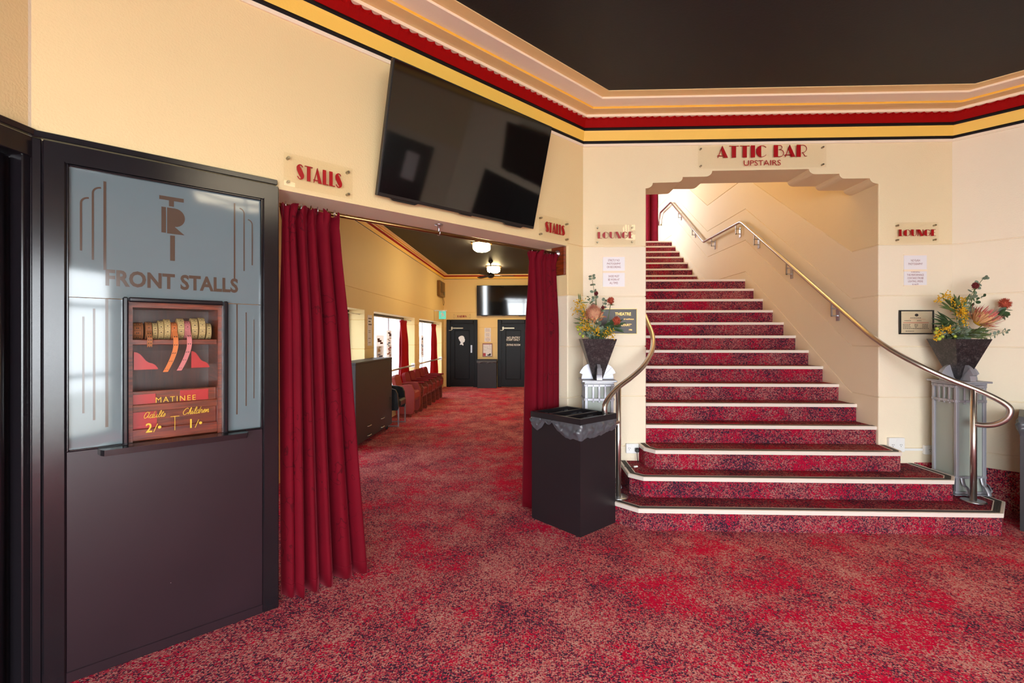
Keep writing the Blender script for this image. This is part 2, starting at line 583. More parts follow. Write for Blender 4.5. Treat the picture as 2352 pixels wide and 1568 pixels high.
def dup(root, loc, rz=None, label=None):
    r = root.copy()
    COL.objects.link(r)
    r.location = loc
    if rz is not None:
        r.rotation_euler = (0, 0, rz)
    if label:
        r['label'] = label
    for ch in list(root.children):
        c = ch.copy()
        COL.objects.link(c)
        c.parent = r
        for g in list(ch.children):
            d = g.copy()
            COL.objects.link(d)
            d.parent = c
    return r

def struct(o):
    o['kind'] = 'structure'
    return o

def sempty(name, loc=(0, 0, 0), rz=0.0):
    o = bpy.data.objects.new(name, None)
    COL.objects.link(o)
    o.location = loc
    o.rotation_euler = (0, 0, rz)
    o['kind'] = 'structure'
    return o

# wall frames: local x runs along the wall to the right, local y into the wall, z up
STALLS = ((-2.239, 2.072, 0), PI / 4)          # diagonal wall with the stalls opening
BACK = ((0.538, 4.85, 0), 0.0)                 # wall round the staircase
RIGHT = ((4.142, 4.85, 0), -PI / 4)            # diagonal wall on the right
LEFT = ((-2.239, -2.6, 0), PI / 2)             # side wall with the black door

def at(frame, x, y=0.0, z=0.0):
    (ox, oy, oz), rz = frame
    c, s = math.cos(rz), math.sin(rz)
    return (ox + c * x - s * y, oy + s * x + c * y, oz + z)

# ------------------------------------------------------------------ text
def text_mesh(txt, size, bold=0.0, align='CENTER', sx=1.0, shear=0.0, spacing=1.0, line=1.0, depth=0.0):
    """the built-in font turned into triangles in the x-z plane, facing -y"""
    c = bpy.data.curves.new('lettering', 'FONT')
    c.body, c.size, c.align_x, c.align_y = txt, size, align, 'CENTER'
    c.offset, c.shear, c.space_character, c.space_line = bold, shear, spacing, line
    c.resolution_u = 3
    o = bpy.data.objects.new('lettering', c)
    COL.objects.link(o)
    dg = bpy.context.evaluated_depsgraph_get()
    me = bpy.data.meshes.new_from_object(o.evaluated_get(dg))
    vs = [(v.co.x * sx, 0.0, v.co.y) for v in me.vertices]
    fs = [list(p.vertices) for p in me.polygons]
    bpy.data.objects.remove(o)
    bpy.data.curves.remove(c)
    bpy.data.meshes.remove(me)
    return vs, fs

def put_text(mb, txt, x, y, z, size, mi=0, **k):
    vs, fs = text_mesh(txt, size, **k)
    mb.add([(a + x, b + y, c + z) for a, b, c in vs], fs, mi)
    return mb

def stroke(mb, pts, w, X, Y, Z, d=0.004, mi=0, k=1.0):
    """ribbon of width w (scalar or per point) along 2-D points, extruded by d; k scales"""
    n = len(pts)
    ws = w if isinstance(w, (list, tuple)) else [w] * n
    L, R = [], []
    for i in range(n):
        a, b = pts[max(i - 1, 0)], pts[min(i + 1, n - 1)]
        dx, dz = b[0] - a[0], b[1] - a[1]
        q = math.hypot(dx, dz) or 1
        nx, nz = -dz / q, dx / q
        L.append((pts[i][0] + nx * ws[i] / 2, pts[i][1] + nz * ws[i] / 2))
        R.append((pts[i][0] - nx * ws[i] / 2, pts[i][1] - nz * ws[i] / 2))
    vs = []
    for y in (Y, Y + d):
        for p in L:
            vs.append((X + p[0] * k, y, Z + p[1] * k))
        for p in R:
            vs.append((X + p[0] * k, y, Z + p[1] * k))
    fs = []
    for i in range(n - 1):
        fs.append((i, i + 1, n + i + 1, n + i))
        fs.append((2 * n + i, 3 * n + i, 3 * n + i + 1, 2 * n + i + 1))
        fs.append((i, 2 * n + i, 2 * n + i + 1, i + 1))
        fs.append((n + i, n + i + 1, 3 * n + i + 1, 3 * n + i))
    fs.append((0, n, 3 * n, 2 * n))
    fs.append((n - 1, 3 * n - 1, 4 * n - 1, 2 * n - 1))
    mb.add(vs, fs, mi)

def poly2(mb, pts, X, Y, Z, d=0.004, mi=0, k=1.0):
    mb.prism([(X + a * k, Z + b * k) for a, b in pts], Y, Y + d, 'y', mi)

def arc(cx, cz, rx, rz, a0, a1, n=14):
    return [(cx + rx * math.cos(rad(a0 + (a1 - a0) * i / n)), cz + rz * math.sin(rad(a0 + (a1 - a0) * i / n))) for i in range(n + 1)]

# deco display letters, thick stem and hairline, unit cap height
TH, HL = 0.36, 0.05
def spline(ps, n=6):
    out = []
    for i in range(len(ps) - 1):
        p0, p1, p2, p3 = ps[max(i - 1, 0)], ps[i], ps[i + 1], ps[min(i + 2, len(ps) - 1)]
        for j in range(n):
            t = j / n
            out.append(tuple(.5 * (2 * b + (c - a) * t + (2 * a - 5 * b + 4 * c - d) * t * t + (-a + 3 * b - 3 * c + d) * t ** 3) for a, b, c, d in zip(p0, p1, p2, p3)))
    out.append(tuple(ps[-1]))
    return out
def deco(ch):
    """returns (advance, polygons, strokes)"""
    st = lambda x: [(x, 0), (x + TH, 0), (x + TH, 1), (x, 1)]
    if ch == 'A':
        return .90, [[(.42, 1.0), (.90, 0), (.53, 0), (.31, .72)]], [([(.02, 0), (.42, 1)], HL), ([(-.03, .17), (.6, .17)], HL)]
    if ch == 'T':
        return .84, [[(.24, 0), (.60, 0), (.60, .97), (.24, .97)]], [([(0, .965), (.84, .965)], HL)]
    if ch == 'L':
        return .62, [st(0)], [([(TH - .02, .03), (.64, .03)], HL)]
    if ch == 'I':
        return .36, [st(0)], []
    if ch == 'S':
        sp = spline([(.60, .84, .035), (.46, .955, .045), (.27, .955, .08), (.15, .83, .20), (.22, .66, .30), (.36, .47, .31), (.50, .28, .29), (.53, .14, .18), (.40, .035, .07), (.22, .045, .045), (.03, .19, .035)])
        return .70, [], [([(a, b) for a, b, c in sp], [c for a, b, c in sp])]
    if ch in 'OCG':
        seg = [p for p in arc(.5, .5, .5, .5, 98, 262, 18)]
        if ch == 'O':
            return 1.0, [seg], [(arc(.5, .5, .475, .475, 264, 456, 22), .04)]
        st_ = [(arc(.5, .5, .475, .475, 40, 100, 10), .04), (arc(.5, .5, .475, .475, 260, 320 if ch == 'C' else 356, 12), .04)]
        if ch == 'G':
            st_ += [([(.60, .46), (1.0, .46)], .045)]
        return (.92 if ch == 'C' else 1.0), [seg], st_
    if ch == 'U':
        p = [(0, 1), (0, .36)] + arc(.40, .40, .40, .40, 180, 270, 8) + [(.40, .03), (TH, .2), (TH, 1)]
        return .84, [p], [([(.80, 1), (.80, .40)] + arc(.42, .40, .38, .38, 0, -95, 10), .04)]
    if ch == 'N':
        return .86, [[(.0, 1), (.36, 1), (.86, 0), (.50, 0)]], [([(.025, 0), (.025, 1)], HL), ([(.835, 0), (.835, 1)], HL)]
    if ch == 'E':
        return .62, [st(0)], [([(TH - .02, .97), (.62, .97)], HL), ([(TH - .02, .52), (.56, .52)], HL), ([(TH - .02, .03), (.64, .03)], HL)]
    if ch == 'B':
        return .86, [st(0)], [([(TH - .02, .97)] + arc(.50, .80, .22, .175, 90, -90, 10) + [(.44, .625)], .035), ([(.44, .625)] + arc(.52, .32, .34, .30, 80, -90, 12) + [(TH - .02, .02)], .035)]
    if ch == 'D':
        return .92, [st(0)], [([(TH - .02, .97)] + arc(.42, .5, .48, .475, 90, -90, 18) + [(TH - .02, .025)], .04)]
    if ch == 'R':
        return .90, [st(0)], [([(TH - .02, .97)] + arc(.52, .66, .36, .315, 90, -90, 14) + [(.46, .345)], .035), (spline([(.54, .34, 0), (.64, .18, 0), (.74, .05, 0), (.90, .05, 0)], 4), .035)]
    return .4, [], []

def deco_text(mb, txt, xc, y, z, h, width=None, gap=.12, d=0.006, mi=0):
    items, x = [], 0.0
    for ch in txt:
        adv, po, sk = deco(ch)
        items.append((x, po, sk))
        x += adv + gap
    tot = x - gap
    kx = (width / (tot * h)) if width else 1.0
    x0 = xc - tot * h * kx / 2
    for px, po, sk in items:
        for p in po:
            poly2(mb, [((px + a) * kx, b) for a, b in p], x0, y, z, d, mi, h)
        for q, w in sk:
            stroke(mb, [((px + a[0]) * kx, a[1]) for a in q], w, x0, y, z, d, mi, h)

# ------------------------------------------------------------------ room shell
GV, GD = 0.007, 0.009   # groove half height and depth
def wall_piece(mb, x0, x1, y0, y1, z0, z1, grooves=(), split=2.5, r=0.0, nog=()):
    """one block of plaster wall with incised course lines; material 0 below the split, 1 above.
    nog lists sides that stay flat (l, r)"""
    lv = [(z0, 0)]
    for g in sorted(grooves):
        if z0 + .02 < g < z1 - .02:
            lv += [(g - GV, 0), (g - GV * .3, GD), (g + GV * .3, GD), (g + GV, 0)]
        elif z0 < split < z1 and abs(g - split) < 1e-6:
            pass
    lv.append((z1, 0))
    P = []
    for z, d in lv:
        xl = x0 + (0 if 'l' in nog else d)
        xr = x1 - (0 if 'r' in nog else d)
        if r:
            c = []
            c += [(xl, y1)]
            if 'square' in nog and 'l' in nog:
                c += [(xl, y0 + d)]
            else:
                for i in range(5):
                    a = rad(180 + 90 * i / 4)
                    c.append((xl + r + r * math.cos(a), y0 + d + r + r * math.sin(a)))
            if 'square' in nog and 'r' in nog:
                c += [(xr, y0 + d)]
            else:
                for i in range(5):
                    a = rad(270 + 90 * i / 4)
                    c.append((xr - r + r * math.cos(a), y0 + d + r + r * math.sin(a)))
            c += [(xr, y1)]
        else:
            c = [(xl, y1), (xl, y0 + d), (xr, y0 + d), (xr, y1)]
        P.append([(a, b, z) for a, b in c])
    n = len(P[0])
    for i in range(len(P) - 1):
        zm = (P[i][0][2] + P[i + 1][0][2]) / 2
        mi = 1 if zm > split else 0
        mb.add(P[i] + P[i + 1], [(j, (j + 1) % n, n + (j + 1) % n, n + j) for j in range(n)], mi)
    mb.add(P[0], [list(range(n))[::-1]], 0)
    mb.add(P[-1], [list(range(n))], 1)

G5 = (0.5, 1.0, 1.5, 2.0, 2.5)

# floor
mb = MB()
mb.box(-2.72, 8.0, -2.7, 15.4, -.06, 0)
struct(mb.build('floor', 'carpet'))
mb = MB()
mb.box(-9.0, -2.95, -6, 22, -.12, -.06)
mb.box(-2.9, 10.0, -9.0, -2.75, -.12, -.06)
struct(mb.build('street_floor', 'pave'))

CZ = 3.845   # lobby ceiling
mb = MB()
mb.prism([(-2.45, -2.7), (7.1, -2.7), (7.1, 2.2), (4.2, 5.06), (.45, 5.06), (-2.45, 2.16)], CZ, CZ + .12)
struct(mb.build('ceiling', 'ceil'))

# left wall with the black door: opening y -1.1..1.86
def new_wall(name, frame):
    return sempty(name, frame[0], frame[1])

wl = new_wall('wall_left', LEFT)
mb = MB()
wall_piece(mb, 0, 2.6, 0, .25, 0, 3.95, G5)
wall_piece(mb, 2.6, 4.658, 0, .25, 2.43, 3.95, ())
wall_piece(mb, 4.658, 4.672, 0, .25, 0, 3.95, ())
mb.build('plaster', ['pale', 'warmlit_cream'], wl)

# diagonal stalls wall
ws = new_wall('wall_front_left', STALLS)
mb = MB()
wall_piece(mb, 0, 1.047, 0, .30, 2.30, 3.95, (), split=2.0)
wall_piece(mb, 1.047, 3.692, 0, .30, 2.48, 3.95, (), split=2.0)
wall_piece(mb, 3.692, 3.957, 0, .30, 2.48, 3.95, (2.502,), split=2.0, nog=('l', 'r'))
wall_piece(mb, 3.692, 3.957, 0, .30, 0, 2.48, G5, split=2.0, r=.012, nog=('r', 'square'))
mb.build('plaster', ['pale', 'warmlit_cream'], ws)

# wall round the stairs, with the stepped arch
wb = new_wall('wall_front', BACK)
ARCH = [(1.169, 3.084)]
def cove(x0, z0, x1, z1, n=6):
    """concave quarter curve from (x0,z0) to (x1,z1): leaves flat, ends steep"""
    return [(x0 + (x1 - x0) * math.sin(PI / 2 * i / n), z0 + (z1 - z0) * (1 - math.cos(PI / 2 * i / n))) for i in range(1, n + 1)]
def cove2(x0, z0, x1, z1, n=6):
    return [(x0 + (x1 - x0) * (1 - math.cos(PI / 2 * i / n)), z0 + (z1 - z0) * math.sin(PI / 2 * i / n)) for i in range(1, n + 1)]
ARCH += cove(1.169, 3.084, 1.236, 3.138) + [(1.484, 3.142)] + cove(1.484, 3.142, 1.533, 3.193) + [(1.75, 3.194)] + cove(1.75, 3.194, 1.823, 3.251)
ARCH += [(2.768, 3.257)] + cove2(2.768, 3.257, 2.83, 3.206) + [(3.062, 3.206)] + cove2(3.062, 3.206, 3.115, 3.158) + [(3.356, 3.158)] + cove2(3.356, 3.158, 3.44, 3.104)
mb = MB()
ox = BACK[0][0]
wall_piece(mb, -.03, 1.169 - ox, 0, .40, 0, 3.084, G5, r=.012, nog=('l', 'square'))
wall_piece(mb, 3.44 - ox, 4.172 - ox, 0, .40, 0, 3.104, G5, r=.012, nog=('r', 'square'))
poly = [(-.03, 3.95), (-.03, 3.084)] + [(x - ox, z) for x, z in ARCH] + [(4.172 - ox, 3.104), (4.172 - ox, 3.95)]
mb.prism(poly, 0, .40, 'y', 1)
mb.build('plaster', ['pale', 'cream'], wb)

# diagonal right wall, right side wall, street wall with three door openings
wr = new_wall('wall_front_right', RIGHT)
mb = MB()
wall_piece(mb, -.03, 3.95, 0, .25, 0, 3.95, G5, nog=('l', 'r'))
mb.build('plaster', ['pale', 'pale'], wr)
wq = new_wall('wall_right', ((6.92, 2.07, 0), -PI / 2))
mb = MB()
wall_piece(mb, 0, 4.67, 0, .25, 0, 3.95, G5)
mb.build('plaster', ['pale', 'cream'], wq)
we = new_wall('wall_rear', ((6.92, -2.6, 0), PI))
mb = MB()
# local x = 6.92 - world x; glazed street doors from world x -1.7 to 3.5
wall_piece(mb, 0, 3.42, 0, .2, 0, 3.95, ())
wall_piece(mb, 8.62, 9.16, 0, .2, 0, 3.95, ())
wall_piece(mb, 3.42, 8.62, 0, .2, 2.68, 3.95, ())
mb.build('plaster', ['pale', 'cream'], we)
for i, a in enumerate((3.42, 6.02)):
    d = sempty('door_%d' % (i + 4), at(((6.92, -2.6, 0), PI), a, .06, 0), PI)
    mb = MB()
    for x in (0, 1.27, 2.54):
        mb.bbox(x, x + .06, 0, .05, 0, 2.68)
    for z in (0.0, .95, 2.05, 2.62):
        mb.bbox(.06, 2.54, 0, .05, z, z + .06)
    mb.build('frame', 'gloss_black', d)
    mb = MB()
    mb.box(.06, 2.54, .02, .028, .06, 2.62)
    mb.build('pane', 'pane', d)

# carpeted skirting
mb = MB()
mb.prism([(3.78, 4.849), (4.142, 4.849), (5.50, 3.491), (5.488, 3.479), (4.136, 4.832), (3.78, 4.832)], 0.0, .36)
struct(mb.build('baseboard_right', 'carpet'))

# ------------------------------------------------------------------ cornices swept round the walls
def offset_path(path, d):
    """path offset to its right by d, mitred"""
    out, n = [], len(path)
    for i in range(n):
        def nrm(a, b):
            dx, dy = b[0] - a[0], b[1] - a[1]
            q = math.hypot(dx, dy)
            return dy / q, -dx / q
        if i == 0:
            nx, ny = nrm(path[0], path[1]); k = 1
        elif i == n - 1:
            nx, ny = nrm(path[-2], path[-1]); k = 1
        else:
            a, b = nrm(path[i - 1], path[i]), nrm(path[i], path[i + 1])
            nx, ny = a[0] + b[0], a[1] + b[1]
            q = math.hypot(nx, ny)
            nx, ny = nx / q, ny / q
            k = 1 / max(.3, nx * a[0] + ny * a[1])
        out.append((path[i][0] + nx * d * k, path[i][1] + ny * d * k))
    return out

def sweep(mb, path, prof, mi=0):
    """closed profile of (d, z) swept along a path in plan"""
    rows = []
    for d, z in prof:
        rows.append([(x, y, z) for x, y in offset_path(path, d)])
    m, n = len(prof), len(path)
    vs = [p for r in rows for p in r]
    fs = [(i * n + j, i * n + j + 1, ((i + 1) % m) * n + j + 1, ((i + 1) % m) * n + j) for i in range(m) for j in range(n - 1)]
    mb.add(vs, fs, mi)
    mb.add([rows[i][0] for i in range(m)], [list(range(m))])
    mb.add([rows[i][-1] for i in range(m)], [list(range(m))[::-1]])

def rect(d0, d1, z0, z1):
    return [(d0, z0), (d1, z0), (d1, z1), (d0, z1)]

def cornice(name, path, T, flute, ceil):
    """T maps lobby profile (d, z) to this cornice"""
    root = sempty(name)
    def band(nm, m, prof):
        b = MB()
        sweep(b, path, [T(*p) for p in prof])
        b.build(nm, m, root)
    band('ledge', 'ivory', rect(-.01, .012, 3.506, 3.532))
    band('bead', 'cornblack', [(-.01, 3.532), (.016, 3.532), (.022, 3.545), (.016, 3.560), (-.01, 3.560)])
    band('yellow_band', 'yellow', [(-.01, 3.560), (.014, 3.560), (.018, 3.60), (.022, 3.64), (.030, 3.657), (-.01, 3.657)])
    band('bead', 'cornblack', [(-.01, 3.657), (.030, 3.657), (.036, 3.67), (.030, 3.687), (-.01, 3.687)])
    # fluted red frieze: scalloped along its top
    b = MB()
    top = []
    bot = []
    mid = []
    back = []
    for i in range(len(path) - 1):
        a, c = path[i], path[i + 1]
        L = math.hypot(c[0] - a[0], c[1] - a[1])
        nf = max(1, round(L / flute))
        for s in range(nf * 6 + (1 if i == len(path) - 2 else 0)):
            t = s / (nf * 6)
            dep = abs(math.sin(PI * t * nf))
            for lst, dd in ((bot, .034), (mid, .050 - .002 * dep), (top, .070 - .026 * dep), (back, -.01)):
                d, z = T(dd, {id(bot): 3.687, id(mid): 3.752, id(top): 3.776, id(back): 3.776}[id(lst)])
                pa = offset_path(path, d)
                lst.append((pa[i][0] + (pa[i + 1][0] - pa[i][0]) * t, pa[i][1] + (pa[i + 1][1] - pa[i][1]) * t, z))
    lowb = [(x, y, bot[0][2]) for x, y, z in back]
    b.grid([lowb, bot, mid, top, back], 0, False)
    b.build('fluted_frieze', 'cornred', root)
    band('fillet', 'ivory', rect(-.01, .074, 3.776, 3.800))
    band('tan_step', 'tan', rect(-.01, .19, 3.800, 3.8025))
    band('yellow_fillet', 'yellow2', rect(-.01, .191, 3.8025, 3.820))
    band('pink_step', 'pink', rect(-.01, .345, 3.820, 3.8225))
    band('fillet', 'ivory', rect(-.01, .346, 3.8225, 3.8375))
    band('tan_step', 'tan', rect(-.01, .45, 3.8375, ceil))
    return root

lobby = [(-2.239, -2.6), (-2.239, 2.072), (.538, 4.85), (4.142, 4.85), (6.92, 2.07), (6.92, -2.6)]
cornice('trim_1', lobby, lambda d, z: (d, z), .073, CZ + .002)

# ------------------------------------------------------------------ the hall beyond the stalls opening
HZ = 3.545
mb = MB()
mb.prism([(.50, 5.14), (-2.95, 1.69), (-2.95, 15.35), (1.0, 15.35), (1.0, 5.14)], HZ, HZ + .1)
struct(mb.build('hall_ceiling', 'ceil'))
G4 = (.43, .91, 1.39, 1.875, 2.35)
whl = sempty('hall_wall_left', (-2.72, 1.9, 0), PI / 2)   # local x = world y - 1.9, local y = away from the room
WIN = ((5.6, 7.816), (8.277, 11.264), (11.722, 14.753))
mb = MB()
e = 1.9
xs = [0] + [v - e for w in WIN for v in w] + [15.1 - e]
for i in range(0, len(xs), 2):
    wall_piece(mb, xs[i], xs[i + 1], 0, .3, 0, 2.035, G4, r=.01)
for a, b in WIN:
    wall_piece(mb, a - e, b - e, 0, .3, 0, .42, ())
wall_piece(mb, 0, 15.1 - e, 0, .3, 2.035, HZ + .05, (2.35,))
mb.build('plaster', ['hallcream', 'hallcream'], whl)
whe = sempty('hall_wall_end', (-3.0, 15.1, 0), 0)
mb = MB()
wall_piece(mb, 0, 4.0, 0, .25, 0, HZ + .05, G4)
mb.build('plaster', ['hallcream', 'hallcream'], whe)
whr = sempty('hall_wall_right', (.86, 15.1, 0), -PI / 2)
mb = MB()
wall_piece(mb, 0, 9.85, 0, .12, 0, HZ + .05, G4)
mb.build('plaster', ['hallcream', 'hallcream'], whr)
def hall_z(z):
    K = ((3.506, 3.392), (3.56, 3.412), (3.657, 3.486), (3.687, 3.492), (3.776, 3.524), (3.862, 3.556))
    for (a, b), (c, d) in zip(K, K[1:]):
        if z <= c:
            return b + (z - a) / (c - a) * (d - b)
    return K[-1][1]
cornice('trim_2', [(-2.72, 2.0), (-2.72, 15.1), (.86, 15.1), (.86, 5.3)], lambda d, z: (d * .45, hall_z(z)), .05, 3.862)

# ------------------------------------------------------------------ stairwell walls with raked course lines
Y0, Y1, Y2, Y3, Y4, YE = 5.25, 5.18, 7.76, 9.40, 11.72, 13.1
def rise(y):
    if y <= 5.25: return 0
    if y <= Y2: return (y - 5.25) / (Y2 - 5.25) * 1.63
    if y <= Y3: return 1.63
    if y <= Y4: return 1.63 + (y - Y3) / (Y4 - Y3) * 1.42
    return 3.05
def stair_wall(name, x, sgn, openings=()):
    """plaster face at x with grooves every half metre following the stairs"""
    root = sempty(name)
    mb = MB()
    zs = [(-4, 0)]
    for k in range(-5, 6):
        g = .5 * k if k != 5 else 2.5
        zs += [(g - GV, 0), (g - GV * .3, GD), (g + GV * .3, GD), (g + GV, 0)]
    zs.append((3.2, 0))
    zs = [(-4.2, 0)] + zs[1:-1] + [(3.6, 0)]
    ys = [5.249, Y2, Y3, Y4, YE]
    P = [[(x + sgn * d, y, max(-.1, z + rise(y)) if z > -4.1 else -.1) for z, d in zs] for y in ys]
    m = len(zs)
    for i in range(len(ys) - 1):
        for j in range(m - 1):
            mi = 1 if (zs[j][0] + zs[j + 1][0]) / 2 > 2.5 else 0
            mb.add([P[i][j], P[i][j + 1], P[i + 1][j + 1], P[i + 1][j]], [(0, 1, 2, 3)], mi)
    # thickness behind
    mb.box(min(x + sgn * .02, x + sgn * .15), max(x + sgn * .02, x + sgn * .15), 5.249, YE, -.1, 6.9)
    mb.build('plaster', ['pale', 'cream'], root)
    return root
stair_wall('stair_wall_right', 3.44, 1)
# left stair wall is out of sight; it carries the landing window that lights the upper flight
wsl = sempty('stair_wall_left')
mb = MB()
mb.box(1.02, 1.169, 5.249, 11.1, 0, 6.9)
mb.box(1.02, 1.169, 12.8, YE, 0, 6.9)
mb.box(1.02, 1.169, 11.1, 12.8, 0, 4.2)
mb.box(1.02, 1.169, 11.1, 12.8, 6.2, 6.9)
mb.build('plaster', 'pale', wsl)
mb = MB()
mb.box(1.02, 3.6, YE, YE + .15, 0, 6.9)
struct(mb.build('stair_wall_end', 'pale'))
mb = MB()
mb.box(1.02, 3.6, 5.1, YE + .15, 6.6, 6.75)
struct(mb.build('stair_ceiling', 'cream'))
mb = MB()
mb.box(1.02, 3.6, 5.08, 5.249, 3.95, 6.75)
struct(mb.build('stair_wall_front', 'cream'))
lw = sempty('window_4', (1.06, 11.1, 4.2))
for y in (0, .82, 1.65):
    mb = MB()
    mb.box(0, .05, y, y + .05, 0, 2.0)
    mb.build('frame', 'white', lw)
mb = MB()
mb.box(.02, .026, .05, 1.65, 0, 2.0)
mb.build('pane', 'pane', lw)

# ------------------------------------------------------------------ black door on the left wall
d1 = sempty('door_1', at(LEFT, 2.6, 0, 0), PI / 2)
mb = MB()   # jamb with rebate, head; local x 0..2.058 is the opening
mb.bbox(2.022, 2.058, -.012, .045, 0, 2.43, .004)
mb.bbox(2.034, 2.058, .045, .25, 0, 2.43, .003)
mb.bbox(0, .036, -.012, .25, 0, 2.43, .004)
mb.bbox(0, 2.070, -.022, -.001, 2.400, 2.490, .004)
mb.bbox(2.056, 2.071, -.016, -.001, 0, 2.400, .003)
mb.bbox(.036, 2.022, -.012, .25, 2.40, 2.43, .004)
mb.build('frame', 'gloss_black', d1)
mb = MB()
mb.bbox(.04, 2.030, .055, .095, .01, 2.395, .003)
mb.build('leaf', 'gloss_black', d1)
mb = MB()
for a, b in ((.16, .98), (1.10, 1.93)):
    for (x0, x1, z0, z1) in ((a, a + .05, .25, 2.2), (b - .05, b, .25, 2.2), (a + .05, b - .05, .25, .30), (a + .05, b - .05, 2.15, 2.2)):
        mb.bbox(x0, x1, .030, .056, z0, z1, .012)
mb.build('moulding', 'gloss_black', d1)
mb = MB()
mb.tube([(1.960, .050, .02), (1.960, .050, 2.385)], .036, 24)
mb.build('roll_moulding', 'gloss_black', d1)
mb = MB()
mb.tube([(1.06, .02, .9), (1.06, -.02, .92), (1.06, -.02, 1.3), (1.06, .02, 1.32)], .012)
mb.build('handle', 'steel', d1)
# picture-rail batten over door and booth
mb = MB()
mb.bbox(2.0, 4.672, -.028, 0, 2.498, 2.528, .003)
b1 = mb.build('trim_3', 'gloss_black')
b1.location, b1.rotation_euler = LEFT[0], (0, 0, LEFT[1])
struct(b1)
mb = MB()
mb.bbox(.0, 1.030, -.03, 0, 2.494, 2.524, .003)
b2 = mb.build('trim_4', 'gloss_black')
b2.location, b2.rotation_euler = STALLS[0], (0, 0, STALLS[1])
struct(b2)

# ------------------------------------------------------------------ ticket booth
booth = thing('ticket_booth', 'black box office front with etched glass reading front stalls, left of the red curtain', 'ticket booth', STALLS[0], STALLS[1])
mb = MB()
mb.bbox(.035, .114, -.045, .06, 0, 2.482, .006)
mb.build('stile', 'gloss_black', booth)
mb = MB()
mb.bbox(.948, 1.034, -.045, .06, 0, 2.482, .006)
mb.build('stile', 'gloss_black', booth)
mb = MB()
mb.prism([(.114, 2.395), (.948, 2.395), (1.03, 2.4815), (.04, 2.4815)], -.0455, .05, 'y')
mb.build('head_rail', 'gloss_black', booth)
mb = MB()
mb.bbox(.0, .034, -.03, .06, 0, 2.488, .004)
mb.build('corner_post', 'gloss_black', booth)
mb = MB()
mb.bbox(.114, .948, -.034, .0, 0.0, 1.066, .003)
mb.bbox(.114, .948, -.040, -.034, .0, .05, .003)
mb.build('lower_panel', 'panel_black', booth)
mb = MB()   # thin beads round the glass
for x0, x1, z0, z1 in ((.114, .124, 1.066, 2.395), (.938, .948, 1.066, 2.395), (.124, .938, 2.385, 2.395), (.124, .315, 1.066, 1.074), (.768, .938, 1.066, 1.074)):
    mb.bbox(x0, x1, -.038, -.008, z0, z1, .003)
mb.build('glazing_bead', 'gloss_black', booth)
for nm, x0, x1, z0, z1, lab in (('glass_pane', .120, .942, 1.784, 2.390, 'grey etched glass with theatre monogram and FRONT STALLS'), ('glass_pane', .120, .318, 1.07, 1.781, None), ('glass_pane', .766, .942, 1.07, 1.781, None)):
    mb = MB()
    mb.box(x0, x1, -.016, -.008, z0, z1)
    g = mb.build(nm, 'etched', booth)
    if lab:
        g['label'] = lab
    mb = MB()
    Y, D = -.0185, .0025
    bar = lambda a, b, z0, z1: mb.box(a, b, Y, Y + D, z0, z1)
    if z0 > 1.7:
        bar(.246, .256, 1.920, 2.347)
        stroke(mb, [(.2075, 1.964), (.2075, 2.275)] + arc(.2375, 2.283, .030, .030, 180, 90, 6), .0075, 0, Y, 0, D)
        stroke(mb, [(.1655, 2.003), (.1655, 2.222)] + arc(.1935, 2.228, .028, .028, 180, 90, 6), .0075, 0, Y, 0, D)
        bar(.803, .8105, 1.922, 2.347)
        stroke(mb, [(.855, 1.971), (.855, 2.290)] + arc(.828, 2.297, .027, .027, 0, 80, 6), .0055, 0, Y, 0, D)
        stroke(mb, [(.897, 2.008), (.897, 2.232)] + arc(.870, 2.240, .027, .027, 0, 80, 6), .0055, 0, Y, 0, D)
        # monogram
        bar(.464, .569, 2.305, 2.324)
        bar(.505, .526, 2.275, 2.305)
        bar(.473, .492, 2.135, 2.267)
        poly2(mb, [(.497, 2.267), (.522, 2.267)] + arc(.530, 2.219, .044, .048, 90, -90, 12) + [(.530, 2.170), (.572, 2.133), (.497, 2.133)], 0, Y, 0, D)
        bar(.510, .530, 1.993, 2.124)
        put_text(mb, 'FRONT STALLS', .537, Y, 1.880, .105, bold=.0035, sx=.80, spacing=1.02)
    elif x0 < .5:
        bar(.170, .178, 1.237, 1.693)
        bar(.208, .2165, 1.200, 1.732)
        bar(.253, .264, 1.161, 1.781)
    else:
        bar(.815, .822, 1.160, 1.781)
        bar(.8625, .868, 1.203, 1.736)
        bar(.9035, .908, 1.243, 1.697)
    mb.build('screen_print', 'bronze_print', g)
# ticket window
mb = MB()
for x0, x1, z0, z1 in ((.315, .338, 1.064, 1.792), (.745, .768, 1.064, 1.792), (.338, .745, 1.769, 1.792)):
    mb.bbox(x0, x1, -.060, -.006, z0, z1, .006)
mb.build('window_frame', 'gloss_black', booth)
mb = MB()
pr = [(.224, 0), (.232, -.03), (.245, -.036), (.845, -.036), (.858, -.028), (.86, 0)]
mb.prism([(x, -.034 - .085 * (0 if i in (0, 5) else (.55 if i in (1, 4) else .92))) for i, (x, _) in enumerate(pr)], 1.038, 1.052)
mb.prism([(x, -.034 - .085 * (0 if i in (0, 5) else (.7 if i in (1, 4) else 1.05))) for i, (x, _) in enumerate(pr)], 1.052, 1.068)
mb.build('sill', 'gloss_black', booth)
cab = MB()
cab.box(.338, .358, -.004, .24, 1.06, 1.769)
cab.box(.728, .748, -.004, .24, 1.06, 1.769)
cab.box(.358, .728, -.004, .24, 1.745, 1.769)
cab.box(.358, .728, -.004, .24, 1.045, 1.066)
cb = cab.build('cabinet_lining', 'wood', booth)
mb = MB()
mb.box(.338, .748, .235, .25, 1.045, 1.769)
mb.build('back_board', 'wood_dark', booth)
mb = MB()
mb.bbox(.358, .728, .020, .20, 1.556, 1.583, .002)
mb.build('shelf', 'wood', booth)
mb = MB()
